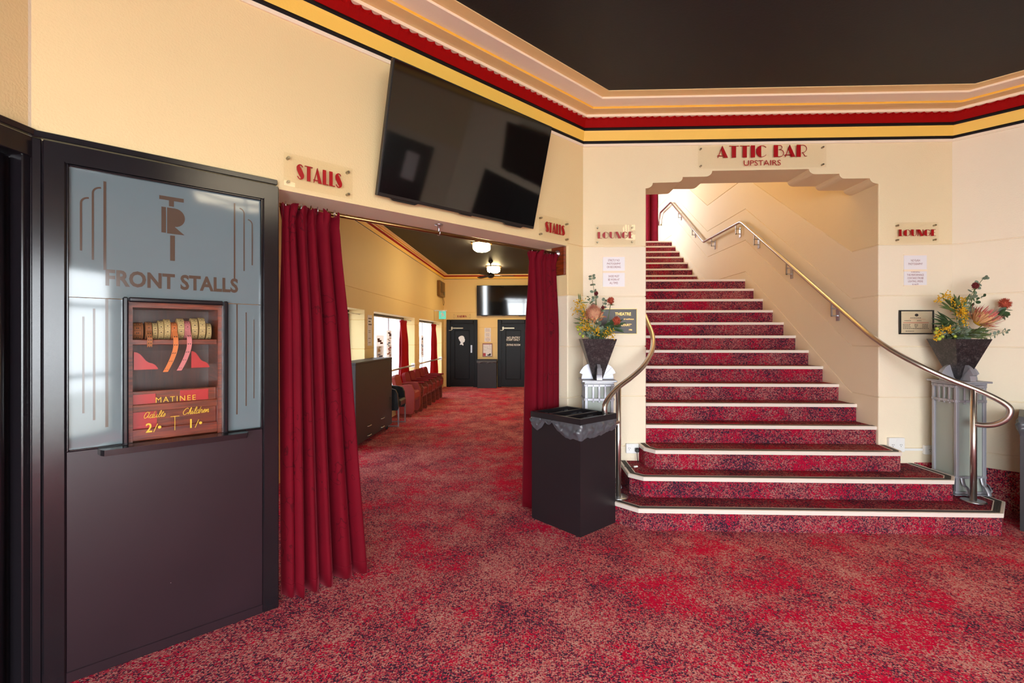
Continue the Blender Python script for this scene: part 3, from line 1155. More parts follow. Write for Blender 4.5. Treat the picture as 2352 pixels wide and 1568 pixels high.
mb.bbox(.358, .728, .012, .026, 1.070, 1.128, .002)
mb.build('rail_board', 'wood', booth)
mb = MB()
mb.bbox(.358, .728, .012, .026, 1.215, 1.252, .002)
mb.build('rail_board', 'wood', booth)
mb = MB()
mb.bbox(.358, .728, .040, .052, 1.07, 1.318, .002)
mb.build('tariff_board', 'wood', booth)
for q in ((.362, .460, 1.128, 1.214), (.362, .455, 1.253, 1.302), (.560, .690, 1.253, 1.310)):
    mb = MB()
    mb.box(q[0], q[1], .034, .0395, q[2], q[3])
    mb.build('red_card', 'redcard', booth)
pn = MB()
pn.box(.359, .727, .004, .008, 1.068, 1.318)
pn = pn.build('tariff_pane', 'pane', booth)
mb = MB()
Y = .003
put_text(mb, 'MATINEE', .538, Y, 1.270, .040, spacing=1.25, sx=.92)
mb.build('heading_lettering', 'print_yellow', pn)
# brush script, one pen stroke per letter
SCRIPT = {'A': [[(.62, .62), (.42, .98), (.15, .8), (.02, .3), (.2, .02), (.5, .35), (.66, .98)], [(.66, .98), (.56, .2), (.72, .06)]],
          'C': [[(.66, .82), (.52, 1.0), (.2, .75), (.05, .3), (.25, .0), (.55, .12), (.7, .3)]],
          'd': [[(.42, .45), (.2, .52), (.02, .2), (.15, .0), (.36, .18), (.6, 1.02)], [(.6, 1.02), (.40, .15), (.5, .0), (.62, .12)]],
          'u': [[(.1, .5), (.04, .12), (.16, .0), (.36, .2), (.46, .5)], [(.46, .5), (.40, .1), (.5, .0), (.62, .12)]],
          'l': [[(.02, .12), (.32, .7), (.34, 1.0), (.22, .95), (.1, .2), (.2, .0), (.36, .12)]],
          't': [[(.02, .12), (.3, .9)], [(.3, .9), (.14, .15), (.22, .0), (.38, .12)], [(.08, .6), (.42, .66)]],
          's': [[(.0, .1), (.22, .5), (.28, .2), (.14, .0), (.0, .1)]],
          'h': [[(.02, .1), (.34, .75), (.36, 1.0), (.25, .9), (.08, .0)], [(.08, .05), (.3, .48), (.4, .42), (.34, .1), (.42, .0), (.54, .12)]],
          'i': [[(.02, .12), (.14, .5), (.08, .1), (.16, .0), (.3, .12)], [(.2, .68), (.23, .74)]],
          'r': [[(.0, .12), (.14, .5), (.18, .56), (.24, .46), (.36, .46)], [(.36, .46), (.3, .1), (.38, .0), (.48, .12)]],
          'e': [[(.0, .12), (.22, .28), (.3, .46), (.18, .5), (.06, .2), (.16, .0), (.38, .14)]],
          'n': [[(.0, .12), (.14, .5), (.1, .0)], [(.1, .05), (.32, .48), (.42, .42), (.36, .1), (.44, .0), (.56, .14)]]}
ADV = {'A': .76, 'C': .74, 'd': .56, 'u': .60, 'l': .34, 't': .36, 's': .36, 'h': .52, 'i': .28, 'r': .46, 'e': .36, 'n': .54}
def script(word, x0, x1, z, h, slope, name):
    b = MB()
    tot = sum(ADV[c] for c in word)
    x = 0
    for c in word:
        for ln in SCRIPT[c]:
            q = spline([(a, d_, 0) for a, d_ in ln], 5) if len(ln) > 2 else [(a, d_, 0) for a, d_ in ln]
            stroke(b, [((x + a + .22 * d_) * (x1 - x0) / tot, d_ * h + slope * (x + a) / tot) for a, d_, _ in q], .0026, x0, Y, z, .001)
        x += ADV[c]
    b.build(name, 'print_yellow', pn)
script('Adults', .402, .492, 1.182, .032, .002, 'script_lettering')
script('Children', .566, .686, 1.183, .034, .003, 'script_lettering')
for ch, x in (('2', .424), ('1', .604)):
    mb = MB()
    put_text(mb, ch, x, Y, 1.130, .066, bold=.0012, sx=.85)
    mb.build('price_numeral', 'print_yellow', pn)
    mb = MB()
    stroke(mb, [(x + .019, 1.108), (x + .036, 1.150)], .003, 0, Y, 0, .002)
    mb.build('price_stroke', 'print_yellow', pn)
    mb = MB()
    poly2(mb, arc(x + .044, 1.131, .0075, .0075, 0, 350, 12), 0, Y, 0, .002)
    mb.build('price_dot', 'print_yellow', pn)
mb = MB()
mb.prism([(.514, 1.1805), (.553, 1.1805), (.553, 1.1775), (.5345, 1.1775), (.5345, 1.106), (.532, 1.106), (.532, 1.1775), (.514, 1.1775)], Y, Y + .002, 'y')
mb.build('divider_line', 'print_yellow', pn)
mb = MB()
mb.box(.359, .727, .010, .013, 1.428, 1.526)
mb.build('clear_guard', 'pane', booth)
mb = MB()
def ogee(x0, w):
    g = ((0, 1), (.12, .98), (.25, .88), (.38, .68), (.5, .48), (.62, .38), (.76, .33), (.88, .24), (.96, .1), (1, 0))
    return [(x0, 1.430)] + [(x0 + w * t, 1.430 + .090 * h) for t, h in g]
mb.prism(ogee(.364, .100), .016, .020, 'y')
mb.build('red_bracket', 'redcard', booth)
mb = MB()
mb.prism(ogee(.608, .085), .016, .020, 'y')
mb.build('red_bracket', 'redcard', booth)
mb = MB()
mb.box(.339, .747, -.028, -.024, 1.068, 1.768)
mb.build('outer_pane', 'pane', booth)

# ticket rolls on the shelf: (x centre, width, radius, material, label)
rolls = [(.382, .046, .044, 'ticket_brown', 'widest brown ticket roll at the left end of the booth shelf'),
         (.428, .026, .046, 'ticket_brown', 'brown ticket roll with a short strip hanging under the shelf'),
         (.455, .020, .044, 'ticket_tan', 'small pale ticket roll beside the brown rolls'),
         (.480, .022, .050, 'ticket_tan', 'fourth ticket roll from the left, buff paper'),
         (.507, .026, .054, 'ticket_tan', 'buff ticket roll just left of the orange roll'),
         (.537, .026, .046, 'ticket_orange', 'orange ticket roll with a long curling strip'),
         (.566, .028, .057, 'ticket_tan', 'buff ticket roll between the orange and the pink rolls'),
         (.596, .026, .051, 'ticket_pink', 'pink ticket roll with a long curling strip'),
         (.628, .028, .058, 'ticket_tan', 'large buff ticket roll just right of the pink roll'),
         (.663, .028, .060, 'ticket_tan', 'largest cream ticket roll, second from the right end'),
         (.697, .022, .045, 'ticket_tan', 'smallest buff ticket roll at the right end of the shelf')]
for x, w, r, m, lab in rolls:
    t = thing('ticket_roll', lab, 'ticket roll', at(STALLS, x, .095, 1.583 + r), STALLS[1], 'ticket rolls on the booth shelf')
    X = Matrix.Rotation(PI / 2, 4, 'Y')
    mb = MB()
    mb.lathe([(.012, -w / 2), (r, -w / 2), (r, w / 2), (.012, w / 2)], n=24, X=X, smooth=False)
    mb.build('roll', m, t)
    mb = MB()
    for k in range(5):
        a = rad(100 + 33 * k)
        q = Matrix.Rotation(-(a - PI), 4, 'X')
        for (xa, xb, za, zb) in ((-.36, .36, .0105, .0115), (-.36, .36, -.0115, -.0105), (-.36, -.33, -.011, .011), (.33, .36, -.011, .011), (-.12, -.02, -.003, .003), (.03, .14, -.003, .003)):
            mb.box(xa * w, xb * w, -r - .0006, -r + .0004, za, zb, 0, q)
    mb.build('ticket_print', 'ink_black', t, 'stuff')
    if m in ('ticket_orange', 'ticket_pink') or 'short strip' in lab:
        L = {'ticket_orange': .215, 'ticket_pink': .215}.get(m, .085)
        pts = []
        for i in range(16):
            u = i / 15
            z = -u * L
            pts.append((-.085 * max(0, u - .35) ** 1.5 * (1 if L > .1 else 0), -r - .012 * math.sin(u * 3) - (.01 if L > .1 else 0), z))
        pts = [(p[0], p[1] - .03 * min(1, -p[2] / .04), p[2]) for p in pts]
        P = [[(p[0] - w * .42, p[1], p[2]), (p[0] + w * .42, p[1], p[2])] for p in pts]
        mb = MB()
        mb.grid(P)
        s = mb.build('ticket_strip', m, t)
        mb = MB()
        for k in range(2, 15, 3):
            a, b = pts[k], pts[k + 1]
            for q in (-.25, .1):
                mb.add([(a[0] + q * w, a[1] - .0006, a[2]), (a[0] + (q + .16) * w, a[1] - .0006, a[2]), (b[0] + (q + .16) * w, b[1] - .0006, a[2] - .006), (b[0] + q * w, b[1] - .0006, a[2] - .006)], [(0, 1, 2, 3)])
        mb.build('ticket_print', 'ink_black', s, 'stuff')

# ------------------------------------------------------------------ acrylic signs
def acrylic_sign(frame, x0, x1, z0, z1, lines, label, name='acrylic_sign', off=.022, group='clear acrylic wall signs'):
    w, h = x1 - x0, z1 - z0
    t = thing(name, label, 'sign', at(frame, (x0 + x1) / 2, 0, z0), frame[1], group)
    mb = MB()
    mb.bbox(-w / 2, w / 2, -off - .005, -off, 0, h, .001)
    mb.build('sheet', 'acrylic', t)
    s = min(.028, w * .07)
    for x in (-w / 2 + s, w / 2 - s):
        for z in (s, h - s):
            mb = MB()
            X = Matrix.Translation((x, 0, z)) @ Matrix.Rotation(PI / 2, 4, 'X')
            mb.lathe([(.0085, -.0005), (.0085, off), (.0085, off + .006), (.0075, off + .010)], n=12, X=X)
            mb.build('stud', 'stud', t)
    mb = MB()
    for kind, txt, zc, hh, ww in lines:
        if kind == 'deco':
            deco_text(mb, txt, 0, -off - .011, zc - hh / 2, hh, ww, d=.006)
        else:
            vs, fs = text_mesh(txt, hh * 1.37, bold=.0)
            wd = max(v[0] for v in vs) - min(v[0] for v in vs)
            k = ww / wd
            zc0 = (max(v[2] for v in vs) + min(v[2] for v in vs)) / 2
            mb.add([(a * k, -off - .009, c - zc0 + zc) for a, b, c in vs], fs)
    mb.build('red_lettering', 'sign_red', t)
    return t
acrylic_sign(STALLS, 1.066, 1.494, 2.502, 2.702, [('deco', 'STALLS', .100, .092, .278)], 'clear acrylic STALLS sign above the left red curtain')
acrylic_sign(STALLS, 3.268, 3.690, 2.508, 2.712, [('deco', 'STALLS', .103, .094, .262)], 'clear acrylic STALLS sign right of the big television')
acrylic_sign(BACK, .655 - ox, 1.057 - ox, 2.516, 2.716, [('deco', 'LOUNGE', .095, .064, .345)], 'clear acrylic LOUNGE sign left of the staircase arch')
acrylic_sign(BACK, 3.580 - ox, 3.992 - ox, 2.516, 2.714, [('deco', 'LOUNGE', .095, .064, .345)], 'clear acrylic LOUNGE sign right of the staircase arch')
acrylic_sign(BACK, 1.676 - ox, 2.920 - ox, 3.266, 3.492, [('deco', 'ATTIC BAR', .162, .117, .865), ('sans', 'UPSTAIRS', .048, .055, .36)], 'long clear acrylic ATTIC BAR UPSTAIRS sign over the staircase arch')

# ------------------------------------------------------------------ card notices
def notice(frame, x0, x1, z0, z1, lines, label, size, group, sx=.62):
    t = thing('wall_notice', label, 'notice', at(frame, (x0 + x1) / 2, 0, z0), frame[1], group)
    w, h = x1 - x0, z1 - z0
    mb = MB()
    mb.box(-w / 2, w / 2, -.006, -.001, .0, h)
    mb.build('card', 'paper', t)
    for z0_ in (-.008, h - .004):
        mb = MB()
        mb.box(-w / 2 - .003, w / 2 + .003, -.010, -.0005, z0_, z0_ + .010)
        mb.build('holder_rail', 'ivory', t)
    mb = MB()
    step = size * 1.12
    n = len(lines)
    for i, s in enumerate(lines):
        put_text(mb, s, 0, -.0068, h / 2 + (n - 1) / 2 * step - i * step, size, sx=sx)
    mb.build('printed_text', 'ink_red', t)
    return t
notice(BACK, .737 - ox, .955 - ox, 2.256, 2.400, ['STRICTLY NO', 'PHOTOGRAPHY', 'OR RECORDING'], 'white notice card about photography and recording, upper of two left of the stairs', .030, 'white notice cards by the stairs')
notice(BACK, .737 - ox, .955 - ox, 2.096, 2.240, ['SHOES MUST', 'BE WORN AT', 'ALL TIMES'], 'white notice card saying shoes must be worn at all times', .030, 'white notice cards by the stairs')
notice(BACK, 3.679 - ox, 3.896 - ox, 2.254, 2.398, ['NO FLASH', 'PHOTOGRAPHY'], 'white notice card saying no flash photography, right of the stairs', .030, 'white notice cards by the stairs')
notice(BACK, 3.679 - ox, 3.896 - ox, 2.100, 2.240, ['WARNING:', 'THIS PERFORMANCE', 'CONTAINS STROBE', 'LIGHTING, SMOKE', '& HAZE'], 'white warning card about strobe lighting, smoke and haze', .028, 'white notice cards by the stairs')

# plaque and certificate
t = thing('wall_plaque', 'dark grey theatre plaque with gold lettering behind the left flowers', 'plaque', at(BACK, .885 - ox, 0, 1.622), 0)
mb = MB()
mb.bbox(-.19, .19, -.012, -.001, 0, .254, .003)
mb.build('plate', 'plaque', t)
mb = MB()
for x0, x1, z0, z1 in ((-.19, .19, 0, .004), (-.19, .19, .250, .254), (-.19, -.186, 0, .254), (.186, .19, 0, .254)):
    mb.box(x0, x1, -.0145, -.011, z0, z1)
mb.build('border', 'gold', t)
for tx, x_, z_, sz_, bo in (('THEATRE', .052, .200, .042, .0007), ('OF AUSTRALIA', .108, .148, .017, .0004), ('COURT”', .085, .090, .030, .0006), ('1986', .125, .042, .020, .0004)):
    mb = MB()
    put_text(mb, tx, x_, -.0128, z_, sz_, bold=bo, sx=.9)
    mb.build('gold_lettering', 'gold', t)

t = thing('framed_certificate', 'cream certificate in a thin black frame by the right flowers', 'certificate', at(BACK, 3.792 - ox, 0, 1.620), 0)
w, h = .330, .236
mb = MB()
for x0, x1, z0, z1 in ((-w / 2, w / 2, 0, .011), (-w / 2, w / 2, h - .011, h), (-w / 2, -w / 2 + .016, .011, h - .011), (w / 2 - .010, w / 2, .011, h - .011)):
    mb.bbox(x0, x1, -.022, -.001, z0, z1, .003)
mb.build('frame', 'blackplastic', t)
mb = MB()
mb.box(-w / 2 + .01, w / 2 - .008, -.008, -.003, .008, h - .008)
M['certpaper'] = mat('cream certificate paper', (226, 206, 170), .35, var=.03)
pg = mb.build('page', 'certpaper', t)
mb = MB()
poly2(mb, arc(.005, .188, .018, .014, 0, 330, 9), 0, -.0088, 0, .0006)
for z, segs in ((.160, ((-.055, .05),)), (.133, ((-.11, -.05), (.01, .05))), (.096, ((-.125, -.05), (-.015, .018), (.06, .12))), (.083, ((-.125, -.05), (-.015, .018), (.06, .12))), (.070, ((-.125, -.05), (-.010, .010), (.06, .12))), (.056, ((-.125, .12),)), (.03, ((-.1, -.02),))):
    for a, b in segs:
        x = a
        while x < b - .008:
            wd = random.uniform(.01, .02)
            mb.box(x, min(b, x + wd), -.0088, -.008, z - .0025, z + .0025)
            x += wd + .004
mb.build('page_print', 'ink_black', pg, 'stuff')
mb = MB()
mb.box(-.122, .12, -.0087, -.008, .108, .118)
mb.box(-.07, .09, -.0087, -.008, .147, .150)
M['faded_red'] = mat('faded red print', (214, 150, 124), .6, var=.05)
mb.build('page_print', 'faded_red', pg, 'stuff')
mb = MB()
mb.box(-w / 2 + .012, w / 2 - .008, -.014, -.012, .009, h - .009)
mb.build('glass', 'pane', t)

# ------------------------------------------------------------------ televisions
def television(frame, x0, x1, zb, yb, tilt, h, label, name='wall_television'):
    w = x1 - x0
    t = thing(name, label, 'television', at(frame, (x0 + x1) / 2, -yb, zb), frame[1])
    X = Matrix.Rotation(tilt, 4, 'X')
    mb = MB()
    mb.bbox(-w / 2, w / 2, 0, .035, 0, h, .004, 0, X)
    mb.bbox(-w / 2 + .1, w / 2 - .1, .035, .065, .08, h - .25, .01, 0, X)
    mb.build('casing', 'tvblack', t)
    mb = MB()
    mb.box(-w / 2 + .011, w / 2 - .011, -.0025, .0, .022, h - .010, 0, X)
    mb.build('screen', 'screen', t)
    for a in (-.36, .34):
        mb = MB()
        mb.prism([(a * w - .11, -.001), (a * w + .11, -.001), (a * w + .085, -.014), (a * w - .085, -.014)], .004, .026, 'y', 0, X)
        mb.build('foot_socket', 'blackplastic', t)
    mb = MB()
    mb.prism([(-.06, -.001), (.06, -.001), (.05, -.008), (-.05, -.008)], .002, .02, 'y', 0, X)
    mb.build('sensor_housing', 'blackplastic', t)
    mb = MB()
    mb.bbox(-.2, .2, .06, .085, .25, .55, .004, 0, X)
    mb.tube([X @ Vector((-.15, .07, .45)), (-.15, yb - .004, h * .55)], .015)
    mb.tube([X @ Vector((.15, .07, .45)), (.15, yb - .004, h * .55)], .015)
    mb.bbox(-.25, .25, yb - .012, yb - .002, h * .4, h * .68, .003)
    mb.build('wall_bracket', 'blackplastic', t)
    return t
television(STALLS, 1.638, 3.134, 2.545, .085, rad(15.0), .859, 'large black flat television tilted down over the stalls opening')
END = ((-3.0, 15.1, 0), 0.0)
television(END, 1.345, 3.03, 2.245, .09, rad(3.0), .950, 'black flat television on the hall end wall over the staff door')

# ------------------------------------------------------------------ curtains and rods
def curtain(name, label, frame, y, ztop, zbot, t0, t1, b0, b1, folds, amp, seed, ringz=None, mid=None, group=None, matn='velvet', nv=34, header=.075):
    """hanging curtain; t0..t1 top span, b0..b1 hem span in wall-frame x; depth offset y"""
    rnd = random.Random(seed)
    t = thing(name, label, 'curtain', at(frame, 0, 0, 0), frame[1], group)
    nu = folds * 18
    ph = [rnd.uniform(-.9, .9) for _ in range(folds + 2)]
    am = [rnd.uniform(.45, 1.35) for _ in range(folds + 2)]
    sh = [rnd.uniform(-.5, .5) for _ in range(folds + 2)]
    H = ztop - zbot
    ws_ = [rnd.uniform(.45, 1.7) for _ in range(folds)]
    cum = [0]
    for q_ in ws_:
        cum.append(cum[-1] + q_ / sum(ws_))
    cum[-1] = 1.0
    def warp(u):
        # folds of unequal width
        for k_ in range(folds):
            if u <= cum[k_ + 1] or k_ == folds - 1:
                return (k_ + (u - cum[k_]) / (cum[k_ + 1] - cum[k_])) / folds
    def lerp(arr, u):
        p = warp(u) * folds
        i = int(min(folds, max(0, math.floor(p))))
        f = p - i
        f = f * f * (3 - 2 * f)
        return arr[i] * (1 - f) + arr[i + 1] * f
    P = []
    for j in range(nv + 1):
        v = j / nv
        v = v ** 1.15 if j < nv else 1
        z = ztop - v * H
        d = v * H
        row = []
        g = min(1, max(0, (d - header) / (.30 * H)))
        g = g * g * (3 - 2 * g)
        for i in range(nu + 1):
            u = i / nu
            xt, xb = t0 + (t1 - t0) * u, b0 + (b1 - b0) * u
            if mid:
                xm = mid[0] + (mid[1] - mid[0]) * u
                s = v / .5 if v < .5 else (v - .5) / .5
                s = s * s * (3 - 2 * s)
                x = xt + (xm - xt) * s if v < .5 else xm + (xb - xm) * s
            else:
                k = v ** 1.3
                x = xt + (xb - xt) * k
            a = 2 * PI * (warp(u) * folds) + lerp(ph, u) * 1.6 + v * lerp(sh, u) * .8
            A = amp * lerp(am, u) * (.42 + .58 * g)
            wv = math.sin(a) + .28 * math.sin(2 * a + 1.1 + v * .7) + .16 * math.sin(3.1 * a + seed)
            yy = A * wv
            xx = x + (t1 - t0) / folds * .42 * math.cos(a) * (.4 + .6 * g)
            # gathered header with a ruffle over the drawstring
            if d < header:
                q = d / header
                ruff = math.sin(a * 2.3 + seed) * .012 + math.sin(a * 3.7) * .010
                yy = yy * (.9 + .5 * (1 - q)) + ruff * (1 - q * .6)
                zz = z + (.012 * math.sin(a * 1.7 + 2) + .010 * math.sin(a * 4.1)) * (1 - q)
                xx += .010 * math.sin(a * 2.9) * (1 - q)
            else:
                pin = math.exp(-((d - header) / .03) ** 2)
                yy *= 1 - .35 * pin
                zz = z
            if v > .985:
                zz += .004 * math.sin(a * 2)
            row.append((xx, y + yy, zz))
        P.append(row)
    mb = MB()
    mb.grid(P)
    o = mb.build('cloth', matn, t)
    sd = o.modifiers.new('thickness', 'SOLIDIFY')
    sd.thickness = .004
    sd.offset = 0
    # hem band stitched along the bottom
    k = max(range(nv + 1), key=lambda j: -abs((P[j][0][2] - (zbot + .085))))
    st = MB()
    st.tube([(a, b - .004, c) for a, b, c in P[k]], .0022, 5, cap=False)
    st.build('hem_stitch', matn, t)
    if ringz:
        n = folds + 1
        for i in range(n):
            x = t0 + (t1 - t0) * (i + .5) / n + rnd.uniform(-.012, .012)
            mb = MB()
            R = .024
            mb.tube([(x + .006 * math.sin(w), y + R * math.sin(w), ringz - .006 + R * math.cos(w)) for w in [2 * PI * q / 14 for q in range(15)]], .0022, 6, cap=False)
            mb.build('ring', 'brass' if i % 2 else 'steel', t)
    return t

ROD_Y, ROD_Z = .105, 2.413
rd = thing('curtain_rod', 'brass curtain rod across the stalls opening', 'curtain rod', at(STALLS, 0, 0, 0), STALLS[1])
mb = MB()
mb.tube([(1.049, ROD_Y, ROD_Z), (3.672, ROD_Y, ROD_Z)], .0135, 14)
mb.build('rod', 'brass', rd)
mb = MB()
mb.lathe([(.034, 0), (.034, .006), (.012, .012), (.009, .05), (.009, .062)], (0, 0, 0), 14, 0, Matrix.Translation((2.262, ROD_Y, 2.480)) @ Matrix.Rotation(PI, 4, 'X'))
mb.tube([(2.262 + .004 * 0, ROD_Y + .0175 * math.cos(w), ROD_Z + .0175 * math.sin(w)) for w in [2 * PI * q / 12 for q in range(13)]], .005, 6, cap=False)
mb.build('hanger', 'satin', rd)
mb = MB()
mb.bbox(3.664, 3.691, .02, .19, 2.20, 2.478, .003)
mb.build('end_block', 'wood', rd)
mb = MB()
mb.lathe([(.036, 0), (.033, .012), (.02, .020), (.018, .030)], (0, 0, 0), 14, 0, Matrix.Translation((3.664, ROD_Y, ROD_Z)) @ Matrix.Rotation(-PI / 2, 4, 'Y'))
mb.build('end_socket', 'satin', rd)
curtain('velvet_curtain', 'crimson velvet curtain hanging beside the ticket booth, left side of the opening', STALLS, ROD_Y - .045, 2.402, .012, 1.074, 1.425, 1.080, 1.590, 6, .080, 3, ringz=ROD_Z, group='velvet curtains of the stalls opening')
curtain('velvet_curtain', 'crimson velvet curtain hanging behind the left black bin, right side of the opening', STALLS, ROD_Y + .015, 2.398, .012, 3.285, 3.645, 3.235, 3.655, 5, .066, 11, ringz=ROD_Z, group='velvet curtains of the stalls opening')

# ------------------------------------------------------------------ staircase
XL, XR = 1.169, 3.44
SY = [3.985, 4.28, 4.545] + [4.885 + .2895 * i for i in range(11)]
SZ = [.176 * (i + 1) for i in range(4)] + [.704 + .1804 * i for i in range(1, 11)]
SY2 = [Y3 + .29 * i + .29 for i in range(8)]
SY2 = [9.69 + .29 * i for i in range(8)]
SZ2 = [2.508 + .174 * (i + 1) for i in range(8)]
stair = thing('staircase', 'wide red carpeted staircase with pale nosing strips rising through the stepped arch', 'staircase', (0, 0, 0))
def nosing(front, zt, parent):
    """pale lip with dark ribbed insert along the front polyline (left to right)"""
    mb = MB()
    sweep(mb, front, [(-.012, zt - .030), (.010, zt - .030), (.012, zt - .002), (.008, zt + .0035), (-.010, zt + .0035), (-.012, zt + .001)])
    sweep(mb, front, [(-.062, zt + .0005), (-.055, zt + .0005), (-.055, zt + .004), (-.062, zt + .004)])
    o = mb.build('nosing', 'nose', parent)
    mb = MB()
    for k in range(5):
        a = -.054 + k * .0086
        sweep(mb, front, [(a, zt + .0002), (a + .0078, zt + .0002), (a + .0066, zt + .0042), (a + .0012, zt + .0042)])
    mb.build('ribbed_insert', 'noserib', parent)
fronts = {
    0: [(.47, 4.84), (.47, 4.42), (.90, 3.985), (3.79, 3.985), (4.075, 4.27), (4.075, 4.84)],
    1: [(.905, 4.84), (.905, 4.385), (1.01, 4.28), (3.66, 4.28), (3.765, 4.40), (3.765, 4.84)],
    2: [(1.097, 4.84), (1.108, 4.655), (1.185, 4.545), (3.42, 4.545), (3.46, 4.60), (3.50, 4.84)],
}
for i in range(14):
    zb = 0 if i == 0 else SZ[i - 1] - .001
    zt = SZ[i]
    if i < 3:
        f = fronts[i]
        poly = f
        back = SY[i + 1] + .05
    else:
        f = [(XL, SY[i]), (XR, SY[i])]
        nb = SY[i + 1] + .03 if i < 13 else Y3 + .35
        poly = [(XL, nb), (XL, SY[i]), (XR, SY[i]), (XR, nb)]
    if i < 3:
        nb = 4.848
        poly = [(f[0][0], nb)] + f[1:-1] + [(f[-1][0], nb)]
    mb = MB()
    mb.prism(poly, zb, zt)
    if i == 2:
        mb.prism([(XL, 4.848), (XR, 4.848), (XR, 4.93), (XL, 4.93)], zb, zt)
    s = mb.build('step', 'dimmed_staircarpet', stair)
    nosing(f, zt, s)
for i in range(8):
    zb = SZ[13] - .001 if i == 0 else SZ2[i - 1] - .001
    nb = SY2[i + 1] + .03 if i < 7 else 13.09
    mb = MB()
    mb.prism([(XL, nb), (XL, SY2[i]), (XR, SY2[i]), (XR, nb)], zb, SZ2[i])
    s = mb.build('step', 'dimmed_staircarpet', stair)
    nosing([(XL, SY2[i]), (XR, SY2[i])], SZ2[i], s)
t = curtain('landing_curtain', 'dark crimson curtain across the upper landing at the head of the stairs', ((1.169, 13.0, 3.9), 0), 0, 2.4, .01, .03, 2.24, .03, 2.24, 16, .05, 5, matn='velvet_dark', nv=14)

# ------------------------------------------------------------------ handrails
def smooth_path(ps, n=8):
    return [p[:3] for p in spline(ps, n)]
def rail_curve(mx):
    """descending end: straight off the wall, then sweeping outwards, loop back to the post"""
    f = lambda x: x if not mx else 4.61 - x
    ctrl = [(3.37, 5.05, 1.725), (3.375, 4.86, 1.605), (3.43, 4.66, 1.465), (3.545, 4.49, 1.335), (3.68, 4.38, 1.235), (3.824, 4.272, 1.150), (3.90, 4.195, 1.095), (3.955, 4.128, 1.035), (3.972, 4.105, .985), (3.958, 4.122, .915), (3.918, 4.168, .862), (3.868, 4.225, .842), (3.828, 4.272, .845)]
    return [(f(x), y, z) for x, y, z in smooth_path(ctrl, 6)]
RR = .023
up = [(3.437, 12.62, 4.50), (3.37, 12.60, 4.50), (3.37, 12.58, 4.62), (3.37, 12.45, 4.78), (3.37, 11.56, 4.79), (3.37, 11.48, 4.755), (3.37, 9.44, 3.455), (3.37, 9.38, 3.425), (3.37, 9.30, 3.424), (3.37, 7.86, 3.43), (3.37, 7.78, 3.425), (3.37, 7.70, 3.39)]
rr = thing('handrail', 'polished steel handrail along the right staircase wall curling round its post', 'handrail', (0, 0, 0), group='staircase handrails')
mb = MB()
mb.tube(up + rail_curve(False), RR, 14)
mb.build('rail', 'steel', rr)
mb = MB()
mb.tube([(3.826, 4.272, .18), (3.826, 4.272, 1.145)], .0235, 16)
mb.build('post', 'steel', rr)
mb = MB()
mb.lathe([(.088, 0), (.088, .006), (.075, .010), (.03, .011)], (3.826, 4.272, .178), 24)
mb.build('post_flange', 'satin', rr)
def railz(y):
    if y < 7.78: return 1.60 + (y - 4.85) * .6227
    if y < 9.38: return 3.428
    return 3.43 + (y - 9.38) * .636
for y in (5.47, 6.41, 7.31, 7.95, 9.0, 10.05, 10.97):
    z = railz(y)
    mb = MB()
    mb.bbox(3.432, 3.4395, y - .03, y + .03, z - .215, z - .055, .002)
    mb.bbox(3.362, 3.436, y - .008, y + .008, z - .165, z - .150, .002)
    mb.bbox(3.362, 3.436, y - .008, y + .008, z - .085, z - .070, .002)
    mb.bbox(3.362, 3.378, y - .008, y + .008, z - .165, z - .01, .002)
    mb.build('wall_bracket', 'satin', rr)
rl = thing('handrail', 'polished steel handrail curling out beside the left black bin', 'handrail', (0, 0, 0), group='staircase handrails')
mb = MB()
mb.tube([(1.24, 7.70, 3.39), (1.24, 5.2, 1.82)] + rail_curve(True), RR, 14)
mb.build('rail', 'steel', rl)
mb = MB()
mb.tube([(.786, 4.272, .18), (.786, 4.272, 1.145)], .0235, 16)
mb.build('post', 'steel', rl)
mb = MB()
mb.lathe([(.088, 0), (.088, .006), (.075, .010), (.03, .011)], (.786, 4.272, .178), 24)
mb.build('post_flange', 'satin', rl)
mb = MB()
for y in (5.47, 6.41, 7.31):
    z = railz(y)
    mb.bbox(1.170, 1.178, y - .03, y + .03, z - .215, z - .055, .002)
    mb.bbox(1.174, 1.248, y - .008, y + .008, z - .165, z - .150, .002)
    mb.bbox(1.232, 1.248, y - .008, y + .008, z - .165, z - .01, .002)
mb.build('wall_bracket', 'satin', rl)

